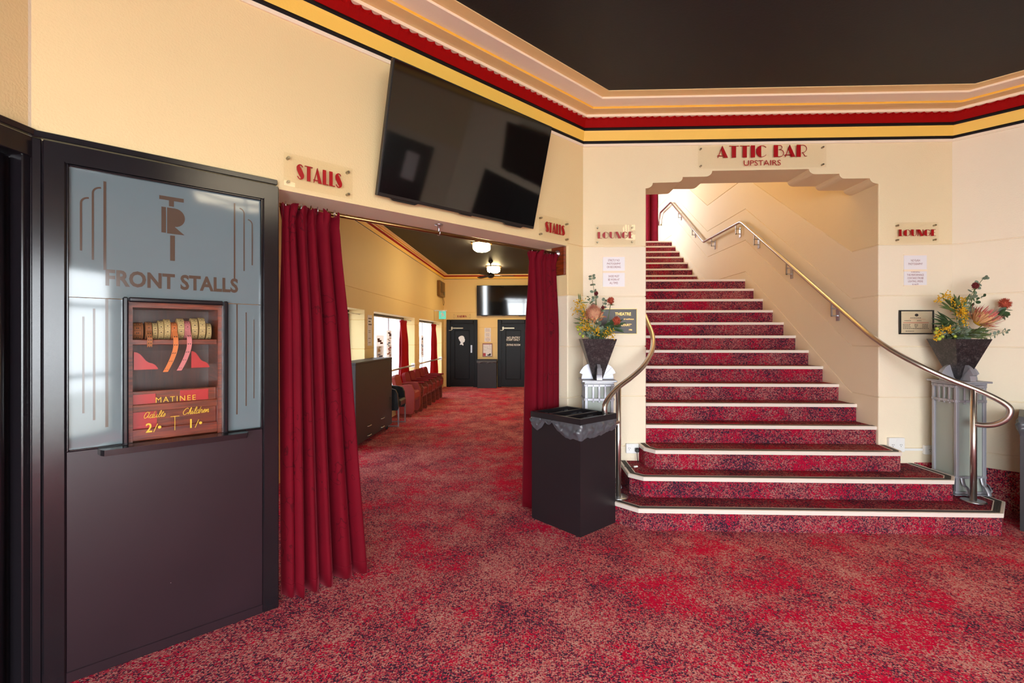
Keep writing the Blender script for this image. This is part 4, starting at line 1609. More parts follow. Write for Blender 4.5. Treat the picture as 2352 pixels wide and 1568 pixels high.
# ------------------------------------------------------------------ pedestals and vases
def pedestal(loc, label):
    t = thing('flower_pedestal', label, 'pedestal', loc, 0, 'metal and ribbed glass pedestals')
    W = .118   # half width of the shaft
    H = 1.018  # top of plate above base
    mb = MB()
    mb.bbox(-.160, .160, -.160, .160, H - .016, H, .003)
    mb.bbox(-.135, .135, -.135, .135, H - .034, H - .016, .003)
    mb.build('top_plate', 'pedmetal', t)
    mb = MB()
    mb.bbox(-.155, .155, -.150, .150, 0, .012, .003)
    mb.build('base_plate', 'pedmetal', t)
    for sx in (-1, 1):
        for sy in (-1, 1):
            mb = MB()
            mb.bbox(sx * W - .013, sx * W + .013, sy * W - .013, sy * W + .013, .012, H - .034, .002)
            mb.build('corner_post', 'pedmetal', t)
    for k in range(4):
        X = Matrix.Rotation(k * PI / 2, 4, 'Z')
        mb = MB()
        mb.box(-W + .012, W - .012, -W + .004, -W + .010, .03, H - .05, 0, X)
        mb.build('glass_panel', 'frostrib', t)
        for z0, z1 in ((H - .060, H - .036), (H - .190, H - .166), (.150, .172), (.014, .034)):
            mb = MB()
            mb.bbox(-W - .012, W + .012, -W - .019, -W - .012, z0, z1, .002, 0, X)
            s = mb.build('strap', 'pedmetal', t)
            if z0 > .1:
                for i in (-.11, -.055, 0, .055, .11):
                    mb = MB()
                    mb.lathe([(.006, 0), (.006, .003), (.003, .006)], n=8, X=X @ Matrix.Translation((i, -W - .019, (z0 + z1) / 2)) @ Matrix.Rotation(PI / 2, 4, 'X'))
                    mb.build('rivet', 'pedmetal', s)
        for i in (-.055, 0, .055):
            mb = MB()
            mb.bbox(i - .010, i + .010, -W - .014, -W - .008, H - .205, H - .05, .002, 0, X)
            mb.build('upright_slat', 'pedmetal', t)
        # sprung scroll feet
        prof = spline([(-.022, .158, 0), (-.030, .120, 0), (-.042, .095, 0), (-.062, .085, 0), (-.080, .060, 0), (-.094, .030, 0), (-.088, .016, 0), (-.070, .014, 0), (-.040, .016, 0)], 5)
        for i in (-.085, .085):
            mb = MB()
            P = []
            for dx, o_ in ((-.016, 0), (.016, 0), (.016, .003), (-.016, .003)):
                P.append([X @ Vector((i + dx, -W + a + o_, b + o_)) for a, b, c in prof])
            mb.grid([list(q) for q in zip(*P)], 0, True, True)
            mb.build('scroll_foot', 'pedmetal', t)
    return t
PL, PR = (.640, 4.555, 0.0), (3.945, 4.555, .178)
PL = (.640, 4.555, .178)
pedestal(PL, 'metal pedestal with ribbed glass behind the left black bin')
pedestal(PR, 'metal pedestal with ribbed glass behind the right handrail post')

def vase(loc, label):
    t = thing('stone_vase', label, 'vase', loc, 0, 'black stone vases')
    H, a, b = .378, .042, .158
    mb = MB()
    n = 4
    def sq(r, z):
        return [(-r, -r, z), (r, -r, z), (r, r, z), (-r, r, z)]
    rows = [sq(a, 0), sq(b, H), sq(b - .012, H), sq(b - .03, H - .06)]
    mb.grid(rows, 0, False, True)
    mb.add(rows[0], [(0, 1, 2, 3)])
    mb.add(rows[3], [(0, 1, 2, 3)])
    mb.build('body', 'granite', t)
    for k in range(4):
        X = Matrix.Rotation(k * PI / 2, 4, 'Z')
        f = MB()
        for i, (a0, a1, r, th) in enumerate(((68, 44, .152, .024), (46, 22, .150, .034), (24, 0, .120, .040))):
            th *= .62
            # wedge in the plane of x-z reaching outwards from the foot of the vase
            pts = [(.030, .002)] + [(.030 + r * math.cos(rad(a1 + (a0 - a1) * q / 3)), .002 + r * math.sin(rad(a1 + (a0 - a1) * q / 3))) for q in range(4)]
            g = MB()
            f.prism(pts, -th, th, 'y', 0, X)
        f.build('fan_ornament', 'pedmetal', t)
    return t
vase((PL[0], PL[1], PL[2] + 1.0185), 'black stone vase holding flowers left of the stairs')
vase((PR[0], PR[1], PR[2] + 1.0185), 'black stone vase holding flowers right of the stairs')

# ------------------------------------------------------------------ flower arrangements
def leaf_quad(mb, p, d, up, L, Wd, fold=.15, mi=0):
    """pointed leaf from p along d, 5 points, gently folded"""
    d = Vector(d).normalized()
    up = Vector(up)
    s = d.cross(up)
    if s.length < 1e-4:
        s = d.cross(Vector((1, 0, 0)))
    s.normalize()
    n = s.cross(d).normalized()
    p = Vector(p)
    prof = ((0, .12), (.2, .7), (.45, 1.0), (.72, .78), (.92, .32), (1, .02))
    vs = []
    for u, w in prof:
        c = p + d * (u * L) - n * (.18 * L * u * u)
        vs += [c - s * (w * Wd / 2) + n * fold * Wd * w, c, c + s * (w * Wd / 2) + n * fold * Wd * w]
    fs = []
    for i in range(len(prof) - 1):
        for j in (0, 1):
            fs.append((i * 3 + j, i * 3 + j + 1, i * 3 + j + 4, i * 3 + j + 3))
    mb.add(vs, fs, mi, True)
def oval_leaf(mb, p, d, up, L, Wd, mi=0):
    d = Vector(d).normalized()
    s = d.cross(Vector(up))
    if s.length < 1e-4:
        s = Vector((1, 0, 0))
    s.normalize()
    n = s.cross(d).normalized()
    c = Vector(p) + d * L / 2
    vs = [c + n * .06 * L]
    for k in range(14):
        w = 2 * PI * k / 14
        vs.append(c + d * (math.cos(w) * L / 2) + s * (math.sin(w) * Wd / 2))
    mb.add(vs, [(0, 1 + k, 1 + (k + 1) % 14) for k in range(14)], mi, True)
def ball(mb, c, r, mi=0, sz=1.0):
    bm = bmesh.new()
    bmesh.ops.create_icosphere(bm, subdivisions=1, radius=r)
    mb.bm(bm, mi, Matrix.Translation(c) @ Matrix.Diagonal((1, 1, sz, 1)), True)

def euc_sprig(parent, pts, n, size, rnd, tip=True, name='eucalyptus_sprig', m='euc'):
    """round-leaved stem"""
    mb = MB()
    path = [p[:3] for p in spline([p + (0,) if len(p) == 3 else p for p in pts], 8)]
    mb.tube(path, .0022, 5, mi=1)
    for i in range(n):
        u = .18 + .82 * i / max(1, n - 1)
        k = min(len(path) - 2, int(u * (len(path) - 1)))
        p = Vector(path[k])
        t = (Vector(path[k + 1]) - p).normalized()
        for sgn in (-1, 1):
            a = rnd.uniform(0, PI)
            side = t.cross(Vector((math.cos(a), math.sin(a), .3))).normalized() * sgn
            d = (side + t * .5).normalized()
            sz = size * (1.1 - .45 * u) * rnd.uniform(.85, 1.15)
            oval_leaf(mb, p + d * .006, d, Vector((rnd.uniform(-.6, .6), -1, rnd.uniform(-.2, .6))), sz, sz * .8)
    return mb.build(name, [m, 'stem'], parent)
def long_leaves(parent, base, n, L, Wd, rnd, dirs, name='leaf_spray', m='leaf'):
    mb = MB()
    for i in range(n):
        d = Vector(dirs[i % len(dirs)]) + Vector((rnd.uniform(-.25, .25), rnd.uniform(-.25, .25), rnd.uniform(-.2, .2)))
        p = Vector(base) + Vector((rnd.uniform(-.03, .03), rnd.uniform(-.03, .03), rnd.uniform(-.02, .02)))
        leaf_quad(mb, p, d, (rnd.uniform(-.5, .5), -1, .4), L * rnd.uniform(.7, 1.15), Wd * rnd.uniform(.8, 1.2))
    return mb.build(name, m, parent)
def wattle(parent, pts, rnd, n=46, spread=.022, leaves=True):
    n = int(n * 1.7)
    mb = MB()
    path = [p[:3] for p in spline([p + (0,) for p in pts], 8)]
    mb.tube(path, .0018, 5, mi=1)
    for i in range(n):
        u = .3 + .7 * rnd.random()
        p = Vector(path[min(len(path) - 1, int(u * (len(path) - 1)))])
        ball(mb, p + Vector((rnd.gauss(0, spread), rnd.gauss(0, spread * .8), rnd.gauss(0, spread))), rnd.uniform(.0045, .0075))
    if leaves:
        for i in range(7):
            k = int((.15 + .7 * rnd.random()) * (len(path) - 2))
            leaf_quad(mb, path[k], (rnd.uniform(-1, 1), rnd.uniform(-.5, .2), rnd.uniform(-.1, .9)), (0, -1, .3), .075, .011, mi=1)
    return mb.build('wattle_sprig', ['wattle', 'stem'], parent)
def protea(parent, c, axis, r, rnd, bowl=False):
    """flower head: a downy dome over a ruff of curling bracts, or (bowl) an open cup of long streaked petals"""
    axis = Vector(axis).normalized()
    q = Vector((0, 0, 1)).rotation_difference(axis)
    X = Matrix.Translation(c) @ q.to_matrix().to_4x4()
    mb = MB()
    if bowl:
        mb.lathe([(.012, -.75 * r), (.30 * r, -.70 * r), (.46 * r, -.45 * r), (.50 * r, -.15 * r), (.30 * r, -.10 * r), (.02, -.12 * r)], n=18, X=X)
    else:
        mb.lathe([(.012, -.55 * r), (.34 * r, -.50 * r), (.60 * r, -.25 * r), (.70 * r, .1 * r), (.64 * r, .45 * r), (.44 * r, .72 * r), (.12 * r, .86 * r)], n=18, X=X)
    head = mb.build('protea_flower', 'fluff' if not bowl else 'print_yellow', parent)
    mb = MB()
    rings = ((26, .42, 1.55, -.6, .34, .15), (24, .70, 1.45, -.62, .36, .17), (12, 1.25, 1.15, -.6, .40, .26)) if bowl else ((8, 1.35, .75, -.4, .55, .34), (9, .9, .62, -.35, .62, .30), (10, .32, .75, -.30, .62, .26))
    for ring, (n, tilt, L, z0, rr, wd) in enumerate(rings):
        for i in range(n):
            a = 2 * PI * (i + .5 * ring) / n + rnd.uniform(-.14, .14)
            ti = tilt + rnd.uniform(-.16, .22)
            d = Vector((math.cos(a) * math.sin(ti), math.sin(a) * math.sin(ti), math.cos(ti)))
            p = Vector((math.cos(a) * rr * r, math.sin(a) * rr * r, z0 * r))
            b = MB()
            leaf_quad(b, p, d, (math.cos(a), math.sin(a), .2), L * r * rnd.uniform(.85, 1.12), wd * r, .2)
            for k, v in enumerate(b.v):
                b.v[k] = tuple(X @ Vector(v))
            mb.add(b.v[:12], [f for f in b.f if max(f) < 12], 0, True)
            mb.add(b.v[9:], [[i_ - 9 for i_ in f] for f in b.f if min(f) >= 9], 1, True)
    mb.build('bract', ['protea', 'protea_tip'], head, 'stuff')
    mb = MB()
    for i in range(900):
        a, e_ = rnd.uniform(0, 2 * PI), rnd.uniform(.0, 1.0 if bowl else 1.75)
        d = Vector((math.cos(a) * math.sin(e_), math.sin(a) * math.sin(e_), math.cos(e_)))
        if bowl:
            p0 = X @ Vector((0, 0, -.25 * r))
            p1 = X @ (Vector((0, 0, -.3 * r)) + d * r * rnd.uniform(.5, .8))
        else:
            p0 = X @ (Vector((0, 0, .05 * r)) + d * .60 * r)
            p1 = X @ (Vector((0, 0, .22 * r)) + Vector((d.x * .84, d.y * .84, d.z)) * r * rnd.uniform(.86, 1.06))
        s = Vector((rnd.uniform(-1, 1), rnd.uniform(-1, 1), rnd.uniform(-1, 1))).normalized() * .0020
        mb.add([p0 - s, p0 + s, p1], [(0, 1, 2)], 0 if rnd.random() < .6 else 1)
    mb.build('plume', ['fluff', 'protea_tip'] if not bowl else ['protea', 'fluff'], head, 'stuff')
def pincushion(parent, c, r, rnd, stem_to, m='banksia'):
    mb = MB()
    ball(mb, c, r * .72, 0, 1.1)
    for i in range(300):
        d = Vector((rnd.gauss(0, 1), rnd.gauss(0, 1), rnd.gauss(.2, 1))).normalized()
        p0 = Vector(c) + d * r * .6
        p1 = Vector(c) + Vector((d.x, d.y, d.z * 1.12)) * r * rnd.uniform(.95, 1.08)
        s = d.cross(Vector((rnd.random(), rnd.random(), rnd.random()))).normalized() * .0028
        mb.add([p0 - s, p0 + s, p1], [(0, 1, 2)])
    h = mb.build('pincushion_flower', m, parent)
    mb = MB()
    mb.tube([p[:3] for p in spline([tuple(stem_to) + (0,), ((c[0] * .6 + stem_to[0] * .4), (c[1] + stem_to[1]) / 2, (c[2] + stem_to[2]) / 2, 0), (c[0], c[1], c[2] - r * .6, 0)], 6)], .0035, 6)
    for i in range(5):
        a = i * 1.3
        oval_leaf(mb, (c[0], c[1], c[2] - r * .95), (math.cos(a), math.sin(a) * .6, -.15), (0, -.4, 1), r * 1.0, r * .55)
    mb.build('stem', 'stem', h)

def foliage_mound(fl, rnd, Wd=.15, n=8):
    """low grey-green leaves filling the mouth of the vase"""
    for i in range(n):
        a = -PI + 2 * PI * i / n + rnd.uniform(-.2, .2)
        ex, ey = math.cos(a) * Wd * rnd.uniform(.8, 1.25), math.sin(a) * Wd * .8
        euc_sprig(fl, [(ex * .15, ey * .15, -.04), (ex * .6, ey * .6, .05), (ex * 1.05, ey * 1.05, rnd.uniform(.035, .10))], 9, .040, rnd)

rnd = random.Random(21)
fl = thing('flower_arrangement', 'protea, wattle and eucalyptus bouquet standing in the left vase', 'flowers', (PL[0], PL[1], PL[2] + 1.40), 0, 'native flower bouquets')
foliage_mound(fl, rnd, .125, 11)
foliage_mound(fl, rnd, .08, 6)
K = 1 / 250.0   # metres per photo pixel at the bouquet
euc_sprig(fl, [(.0, 0, -.03), (-.01, .0, .20), (-.02, 0, .38), (-.055, 0, .60)], 12, .048, rnd)
euc_sprig(fl, [(.0, 0, .1), (.04, .02, .26), (.075, .0, .37)], 8, .046, rnd)
euc_sprig(fl, [(-.0, 0, .1), (-.04, .02, .28), (-.085, .0, .40)], 7, .032, rnd, m='deepleaf')
protea(fl, (-.04, -.06, .225), (-.1, -.55, .8), .092, rnd)
pincushion(fl, (.12, -.04, .355), .036, rnd, (.06, 0, 0))
pincushion(fl, (.165, -.09, .165), .042, rnd, (.07, -.02, 0))
pincushion(fl, (-.012, -.01, .425), .022, rnd, (-.01, 0, .3), 'maroon')
pincushion(fl, (.048, -.03, .29), .018, rnd, (.03, 0, .2), 'maroon')
wattle(fl, [(-.02, 0, 0), (-.09, -.03, .16), (-.135, -.03, .30)], rnd)
wattle(fl, [(-.03, 0, 0), (-.10, .0, .20), (-.165, .0, .36), (-.205, 0, .24)], rnd, 60)
wattle(fl, [(-.04, -.03, .02), (-.11, -.09, .10), (-.17, -.09, .12)], rnd)
wattle(fl, [(.03, -.05, .0), (.09, -.12, .06), (.125, -.14, .02)], rnd, 40)
wattle(fl, [(-.03, -.05, .02), (-.03, -.12, .08), (-.035, -.13, .05)], rnd, 24, .015)
long_leaves(fl, (.09, 0, .12), 16, .15, .034, rnd, [(1, -.2, .5), (1, 0, .1), (.6, -.4, .3), (1, -.3, -.15)], m='deepleaf')
long_leaves(fl, (-.08, 0, .14), 12, .12, .014, rnd, [(-1, 0, .6), (-.4, -.2, 1), (-1, -.3, .1), (.1, 0, 1)], m='leaf')
long_leaves(fl, (.0, -.06, .05), 12, .12, .018, rnd, [(.6, -.6, .1), (-.2, -1, .2), (.1, -.7, -.1)], m='leaf')
for p in ((-.19, -.05, .11), (-.165, -.07, .11), (-.185, -.06, .085), (-.17, -.06, .045), (-.145, -.09, .022)):
    mb = MB()
    ball(mb, p, .0145, 0, 1.2)
    mb.build('seed_pod', 'gumnut', fl)

rnd = random.Random(33)
fl = thing('flower_arrangement', 'protea, wattle and eucalyptus bouquet standing in the right vase', 'flowers', (PR[0], PR[1], PR[2] + 1.40), 0, 'native flower bouquets')
foliage_mound(fl, rnd, .17, 14)
foliage_mound(fl, rnd, .10, 7)
euc_sprig(fl, [(.0, 0, -.03), (.08, .0, .22), (.115, 0, .40), (.22, -.02, .57)], 13, .056, rnd)
euc_sprig(fl, [(.02, 0, .05), (.12, .03, .28), (.23, .0, .40)], 9, .044, rnd, m='deepleaf')
euc_sprig(fl, [(.12, -.05, .0), (.26, -.06, .03), (.38, -.06, .075)], 8, .036, rnd)
protea(fl, (.145, -.09, .19), (.45, -.45, .75), .105, rnd, True)
pincushion(fl, (.365, -.05, .315), .052, rnd, (.10, -.04, .06))
pincushion(fl, (.135, -.02, .485), .030, rnd, (.10, 0, .28), 'maroon')
wattle(fl, [(.0, 0, .02), (-.05, -.03, .24), (-.12, -.03, .40), (-.215, -.02, .33)], rnd, 70, .016)
wattle(fl, [(.0, -.02, .02), (-.02, -.05, .22), (-.045, -.10, .27), (-.05, -.13, .13)], rnd, 70, .014)
wattle(fl, [(-.06, -.05, .02), (-.19, -.09, .09), (-.285, -.09, .0)], rnd, 70, .018)
wattle(fl, [(.0, 0, .1), (.01, -.02, .28), (.03, -.02, .37)], rnd, 46, .020, False)
long_leaves(fl, (-.03, -.02, .26), 14, .17, .026, rnd, [(-.8, -.2, .9), (-.3, -.1, 1), (.5, 0, 1), (-1, -.2, .3)], m='leaf')
long_leaves(fl, (-.09, -.04, .12), 14, .17, .022, rnd, [(-1, -.3, .3), (-1, -.2, .8), (-.8, -.4, .1)], m='deepleaf')
long_leaves(fl, (.30, -.06, .22), 7, .09, .042, rnd, [(1, -.3, .1), (.6, -.4, .8), (1, 0, -.3)], m='deepleaf')
long_leaves(fl, (.0, -.05, .03), 20, .20, .018, rnd, [(.9, -.4, .1), (.3, -1, .2), (-.6, -.6, .05), (1, .0, .3)], m='leaf')
mb = MB()
for p, r in (((-.255, -.10, .0), .022), ((-.225, -.10, .02), .017), ((-.275, -.09, .055), .019), ((-.265, -.09, .09), .018), ((-.14, -.13, .022), .015)):
    mb = MB()
    ball(mb, p, r, 0, 1.0)
    mb.build('seed_pod', 'gumnut', fl)

# ------------------------------------------------------------------ litter bins with plastic liners
def bin_(loc, rz, w, d, label, seed, drops, group='black litter bins', H=.94):
    """open box, three openings, liner hanging over below the rim; drops: function(p) -> liner drop at perimeter 0..1"""
    t = thing('litter_bin', label, 'bin', loc, rz, group)
    th = .018
    mb = MB()
    mb.box(0, w, 0, th, 0, H - .048)
    mb.box(0, w, d - th, d, 0, H - .048)
    mb.box(0, th, th, d - th, 0, H - .048)
    mb.box(w - th, w, th, d - th, 0, H - .048)
    mb.box(th, w - th, th, d - th, 0, .02)
    mb.build('body', 'box_black', t)
    mb = MB()
    o = .008
    mb.box(-o, w + o, -o, .022, H - .050, H)
    mb.box(-o, w + o, d - .022, d + o, H - .050, H)
    mb.box(-o, .022, .022, d - .022, H - .050, H)
    mb.box(w - .022, w + o, .022, d - .022, H - .050, H)
    for k in (1, 2):
        mb.bbox(.022, w - .022, d * k / 3 - .011, d * k / 3 + .011, H - .035, H - .002, .002)
    mb.build('rim', 'box_black', t)
    rnd = random.Random(seed)
    per = 2 * (w + d)
    N = 230
    hard = [(0, 0), (w, 0), (w, d), (0, d)]
    def pos(s):
        for (a, b, L, nx, ny) in (((0, 0), (1, 0), w, 0, -1), ((w, 0), (0, 1), d, 1, 0), ((w, d), (-1, 0), w, 0, 1), ((0, d), (0, -1), d, -1, 0)):
            if s <= L:
                return a[0] + b[0] * s, a[1] + b[1] * s, nx, ny
            s -= L
        return 0, 0, -1, 0
    phs = [rnd.uniform(0, 6.28) for _ in range(8)]
    rows = []
    M_ = 12
    for j in range(M_ + 1):
        v = j / M_
        row = []
        for i in range(N):
            s = per * i / N
            x, y, nx, ny = pos(s)
            D = drops(i / N)
            z = H - .046 - D * v
            cr = (math.sin(s * 46 + phs[0] + v * 3) + math.sin(s * 83 + phs[1] - v * 5) * .6 + math.sin(s * 131 + v * 13 + phs[5]) * .45 + math.sin(s * 27 - v * 9 + phs[2]) + math.sin(v * 11 + s * 19 + phs[3]) * .8)
            off = .010 + .010 * math.sin(PI * min(1, v * 1.05)) * (.5 + D * 3) + .0048 * cr * math.sin(PI * v * .9 + .2)
            if v > .93:
                off *= .6
            row.append((x + nx * off, y + ny * off, z + .004 * cr * v))
        rows.append(row)
    mb = MB()
    mb.grid(rows, 0, True, True)
    mb.build('liner_overhang', 'bag', t)
    for k in range(3):
        y0, y1 = max(.024, d * k / 3 + .012), min(d - .024, d * (k + 1) / 3 - .012)
        rows = []
        for j in range(9):
            v = j / 8
            row = []
            cx, cy = w / 2, (y0 + y1) / 2
            sh = 1 - .12 * v
            hx, hy = (w / 2 - .024) * sh, (y1 - y0) / 2 * sh
            for i in range(40):
                q = i / 40 * 4
                e_, f = int(q), q - int(q)
                px = [-1 + 2 * f, 1, 1 - 2 * f, -1][e_]
                py = [-1, -1 + 2 * f, 1, 1 - 2 * f][e_]
                cr = .006 * math.sin(i * 1.9 + k * 2 + v * 4) * math.sin(PI * v) + .004 * math.sin(i * 3.7 + v * 7)
                row.append((cx + px * hx + cr, cy + py * hy + cr, H - .030 - .30 * v + .008 * math.sin(i * .9 + k)))
            rows.append(row)
        mb = MB()
        mb.grid(rows, 0, True, True)
        mb.add(rows[-1], [list(range(40))], 0, False)
        mb.build('liner', 'bag', t)
    return t
def drop1(u):
    # perimeter order: front (0..), right, back, left side (last) running back to the front corner
    w, d = .46, .555
    per = 2 * (w + d)
    s = u * per
    if s < w:
        q = s / w
        return .125 - .045 * q ** 2
    if s < w + d + w:
        return .07
    q = (s - 2 * w - d) / d      # 0 at the far left corner, 1 at the near corner
    if q < .30:
        return .075 + .035 * math.sin(PI * q / .30) ** 1 - .06 * (q / .3) ** 3
    if q < .46:
        return .045 + .022 * math.sin(PI * (q - .30) / .16) - .02
    return .02 + .105 * min(1, (q - .46) / .26) ** .7
bin_((.404, 3.825, 0), rad(43.7), .46, .555, 'black three-slot litter bin with a draped plastic liner, in front of the left stair rail', 4, drop1)
bin_((4.035, 4.092, 0), -PI / 4, .46, .55, 'black litter bin at the right edge of the view, beyond the right handrail loop', 9, lambda u: .10 + .035 * math.sin(u * 17) + .02 * math.sin(u * 41))

# ------------------------------------------------------------------ power outlets
def outlet(frame, x, z, w, h, label, plug=False, holes=1):
    t = thing('power_outlet', label, 'power outlet', at(frame, x, 0, z), frame[1])
    mb = MB()
    mb.bbox(-w / 2, w / 2, -.034, -.001, 0, h, .004)
    mb.build('box', 'white', t)
    mb = MB()
    for k in range(holes):
        cx = (k - (holes - 1) / 2) * w / max(1, holes)
        for a, b, r in ((-.008, .012, 30), (.008, .012, -30), (0, -.004, 0)):
            X = Matrix.Translation((cx + a, -.0345, h * .42 + b)) @ Matrix.Rotation(rad(r), 4, 'Y')
            mb.box(-.0015, .0015, -.001, .001, -.005, .005, 0, X)
    mb.build('socket_slot', 'blackplastic', t)
    mb = MB()
    mb.bbox(-.008, .008, -.038, -.034, h * .72, h * .88, .001)
    mb.build('switch', 'white', t)
    if plug:
        mb = MB()
        mb.bbox(w * .16, w * .46, -.075, -.034, h * .2, h * .62, .006)
        mb.tube(smooth_path([(w * .31, -.06, h * .22, 0), (w * .33, -.065, -.05, 0), (w * .45, -.05, -.13, 0), (w * .48, -.02, -.16, 0)]), .0035, 6)
        mb.build('plug', 'blackplastic', t)
    return t
outlet(BACK, 1.027 - ox, .432, .128, .096, 'white double power outlet with a black plug, left of the stairs', True, 2)
outlet(BACK, 3.592 - ox, .470, .152, .136, 'white power outlet above the stair edge, right of the stairs', False, 2)
outlet(BACK, 3.905 - ox, .446, .10, .086, 'small white power outlet beside the right pedestal', True, 1)
t = thing('cable_trunking', 'white cable trunking on the wall between the two right outlets', 'trunking', at(BACK, 3.76 - ox, 0, .478))
mb = MB()
mb.bbox(-.088, .094, -.014, -.001, 0, .022, .002)
mb.build('channel', 'white', t)
t = thing('cable_connector', 'small white cable connector lying on the second step', 'cable connector', (1.01, 4.60, .3525))
mb = MB()
X = Matrix.Rotation(rad(25), 4, 'Z')
mb.bbox(-.022, .022, -.009, .009, 0, .014, .003, 0, X)
mb.build('housing', 'white', t)
mb = MB()
mb.tube(smooth_path([(-.02, -.008, .006, 0), (-.05, -.03, .004, 0), (-.085, -.025, .004, 0), (-.10, .02, .004, 0)]), .003, 6)
mb.build('lead', 'blackplastic', t)

# ------------------------------------------------------------------ hall: windows
def hall_window(n, y0, y1, mull, posters):
    root = sempty('window_%d' % n, (-2.985, y0, .42), PI / 2)   # local x = world y, y = outwards
    L, H = y1 - y0, 1.615
    mb = MB()
    for a, b, c, d in ((0, .04, 0, H), (L - .04, L, 0, H)):
        mb.box(a, b, 0, .05, c, d)
    mb.box(.04, L - .04, 0, .05, 0, .05)
    mb.box(.04, L - .04, 0, .05, H - .04, H)
    mb.build('frame', 'blackplastic', root)
    for m in mull:
        mb = MB()
        mb.bbox(m - .025, m + .025, -.005, .05, .05, H - .04, .004)
        mb.build('mullion', 'satin', root)
    xs = [.04] + [v for m in mull for v in (m - .025, m + .025)] + [L - .04]
    for i in range(0, len(xs), 2):
        mb = MB()
        mb.box(xs[i], xs[i + 1], .022, .028, .05, H - .04)
        mb.build('pane', 'dimming_pane', root)
hall_window(1, 5.6, 7.816, (1.1,), ())
hall_window(2, 8.277, 11.264, (.78, 1.75), ())
hall_window(3, 11.722, 14.753, (1.5,), ())
M['posterpaper'] = poster_mat('sunlit poster paper', (236, 226, 218), .03)
for i, c in enumerate(((206, 120, 70), (186, 60, 50), (96, 110, 150), (222, 170, 90), (120, 80, 70))):
    M['poster%d' % i] = poster_mat('poster ink %d' % i, c, .15)
def poster(y0, y1, z0, z1, label, seed):
    rnd = random.Random(seed)
    t = thing('window_poster', label, 'poster', (-2.958, y0, z0), PI / 2, 'posters on the hall windows')
    w, h = y1 - y0, z1 - z0
    mb = MB()
    mb.box(0, w, -.004, 0, 0, h)
    mb.build('sheet', 'posterpaper', t)
    for k in range(5):
        mb = MB()
        zc = h * (.12 + .17 * k)
        for q in range(3):
            a = w * rnd.uniform(.05, .55)
            mb.box(a, min(w * .96, a + w * rnd.uniform(.2, .5)), -.0052, -.004, zc + q * h * .045, zc + q * h * .045 + h * rnd.uniform(.02, .05))
        mb.build('printed_area', 'poster%d' % k, t)
poster(9.15, 9.62, .75, 1.62, 'pale red poster in the middle hall window, second from the left', 1)
poster(9.80, 10.16, 1.12, 1.72, 'upper coloured poster beside the curtain of the middle hall window', 2)
poster(9.80, 10.16, .46, .98, 'lower coloured poster beside the curtain of the middle hall window', 3)
poster(8.36, 8.95, .80, 1.62, 'blue-grey poster at the left end of the middle hall window', 4)
poster(12.35, 12.75, .98, 1.58, 'coloured poster at the left of the far hall window', 5)
poster(12.95, 13.25, 1.02, 1.62, 'orange and red poster nearest the curtain of the far hall window', 6)
poster(12.35, 12.75, .45, .85, 'low grey poster at the left of the far hall window', 7)
# window curtain rods, curtains and rails
HLEFT = ((-2.72, 0, 0), PI / 2)   # local x = world y, local y = -world x - 2.72
for i, (y0, y1, c0, c1, h0, h1) in enumerate(((5.6, 7.816, 6.85, 7.20, 6.75, 7.62), (8.277, 11.264, 10.30, 10.80, 10.20, 11.02), (11.722, 14.753, 13.70, 14.15, 13.55, 14.42))):
    nm = ('near', 'middle', 'far')[i]
    t = thing('curtain_rod', 'thin steel curtain rod across the %s hall window' % nm, 'curtain rod', (-2.72, 0, 0), PI / 2, 'curtain rods of the hall windows')
    mb = MB()
    mb.tube([(y0 + .004, .09, 1.965), (y1 - .004, .09, 1.965)], .008, 8)
    mb.build('rod', 'steel', t)
    curtain('window_curtain', 'red curtain gathered at the right side of the %s hall window' % nm, HLEFT, .09, 1.945, .46, c0, c1, h0, h1, 5, .042, 20 + i, mid=(c0 + .0, c1 + .06), group='red curtains of the hall windows', matn='window_red', nv=18, header=.06)
    t = thing('grab_rail', 'steel grab rail across the %s hall window' % nm, 'rail', (-2.72, 0, 0), PI / 2, 'grab rails of the hall windows')
    mb = MB()
    mb.tube([(y0 + .02, .03, .915), (y1 - .02, .03, .915)], .02, 10)
    mb.build('rail', 'steel', t)
    for q in (y0 + .001, y1 - .035):
        mb = MB()
        mb.bbox(q, q + .034, -.01, .08, .865, .965, .004)
        mb.build('end_bracket', 'white', t)

# the side of the lobby that only shows in reflections: mirrored television, doors and a glazed door
television(RIGHT, .80, 2.29, 2.545, .085, rad(15.0), .859, 'second black television on the diagonal wall past the bin, seen only as a reflection')
d = sempty('door_6', at(RIGHT, .60, 0, 0), RIGHT[1])
mb = MB()
for a, b in ((0, 1.12), (1.13, 2.25)):
    mb.bbox(a, b, -.03, -.001, 0, 2.40, .004)
mb.build('leaf', 'door_black', d)
d = sempty('door_7', (6.92, 1.5, 0), -PI / 2)
mb = MB()
mb.bbox(0, 1.1, -.03, -.001, 0, 2.35, .004)
mb.build('leaf', 'gloss_black', d)
mb = MB()
mb.bbox(.25, .55, -.04, -.03, 1.5, 2.1, .003)
mb.build('notice', 'paper', d)  # white panel for the door's bright glazing, its brightness put into the colour

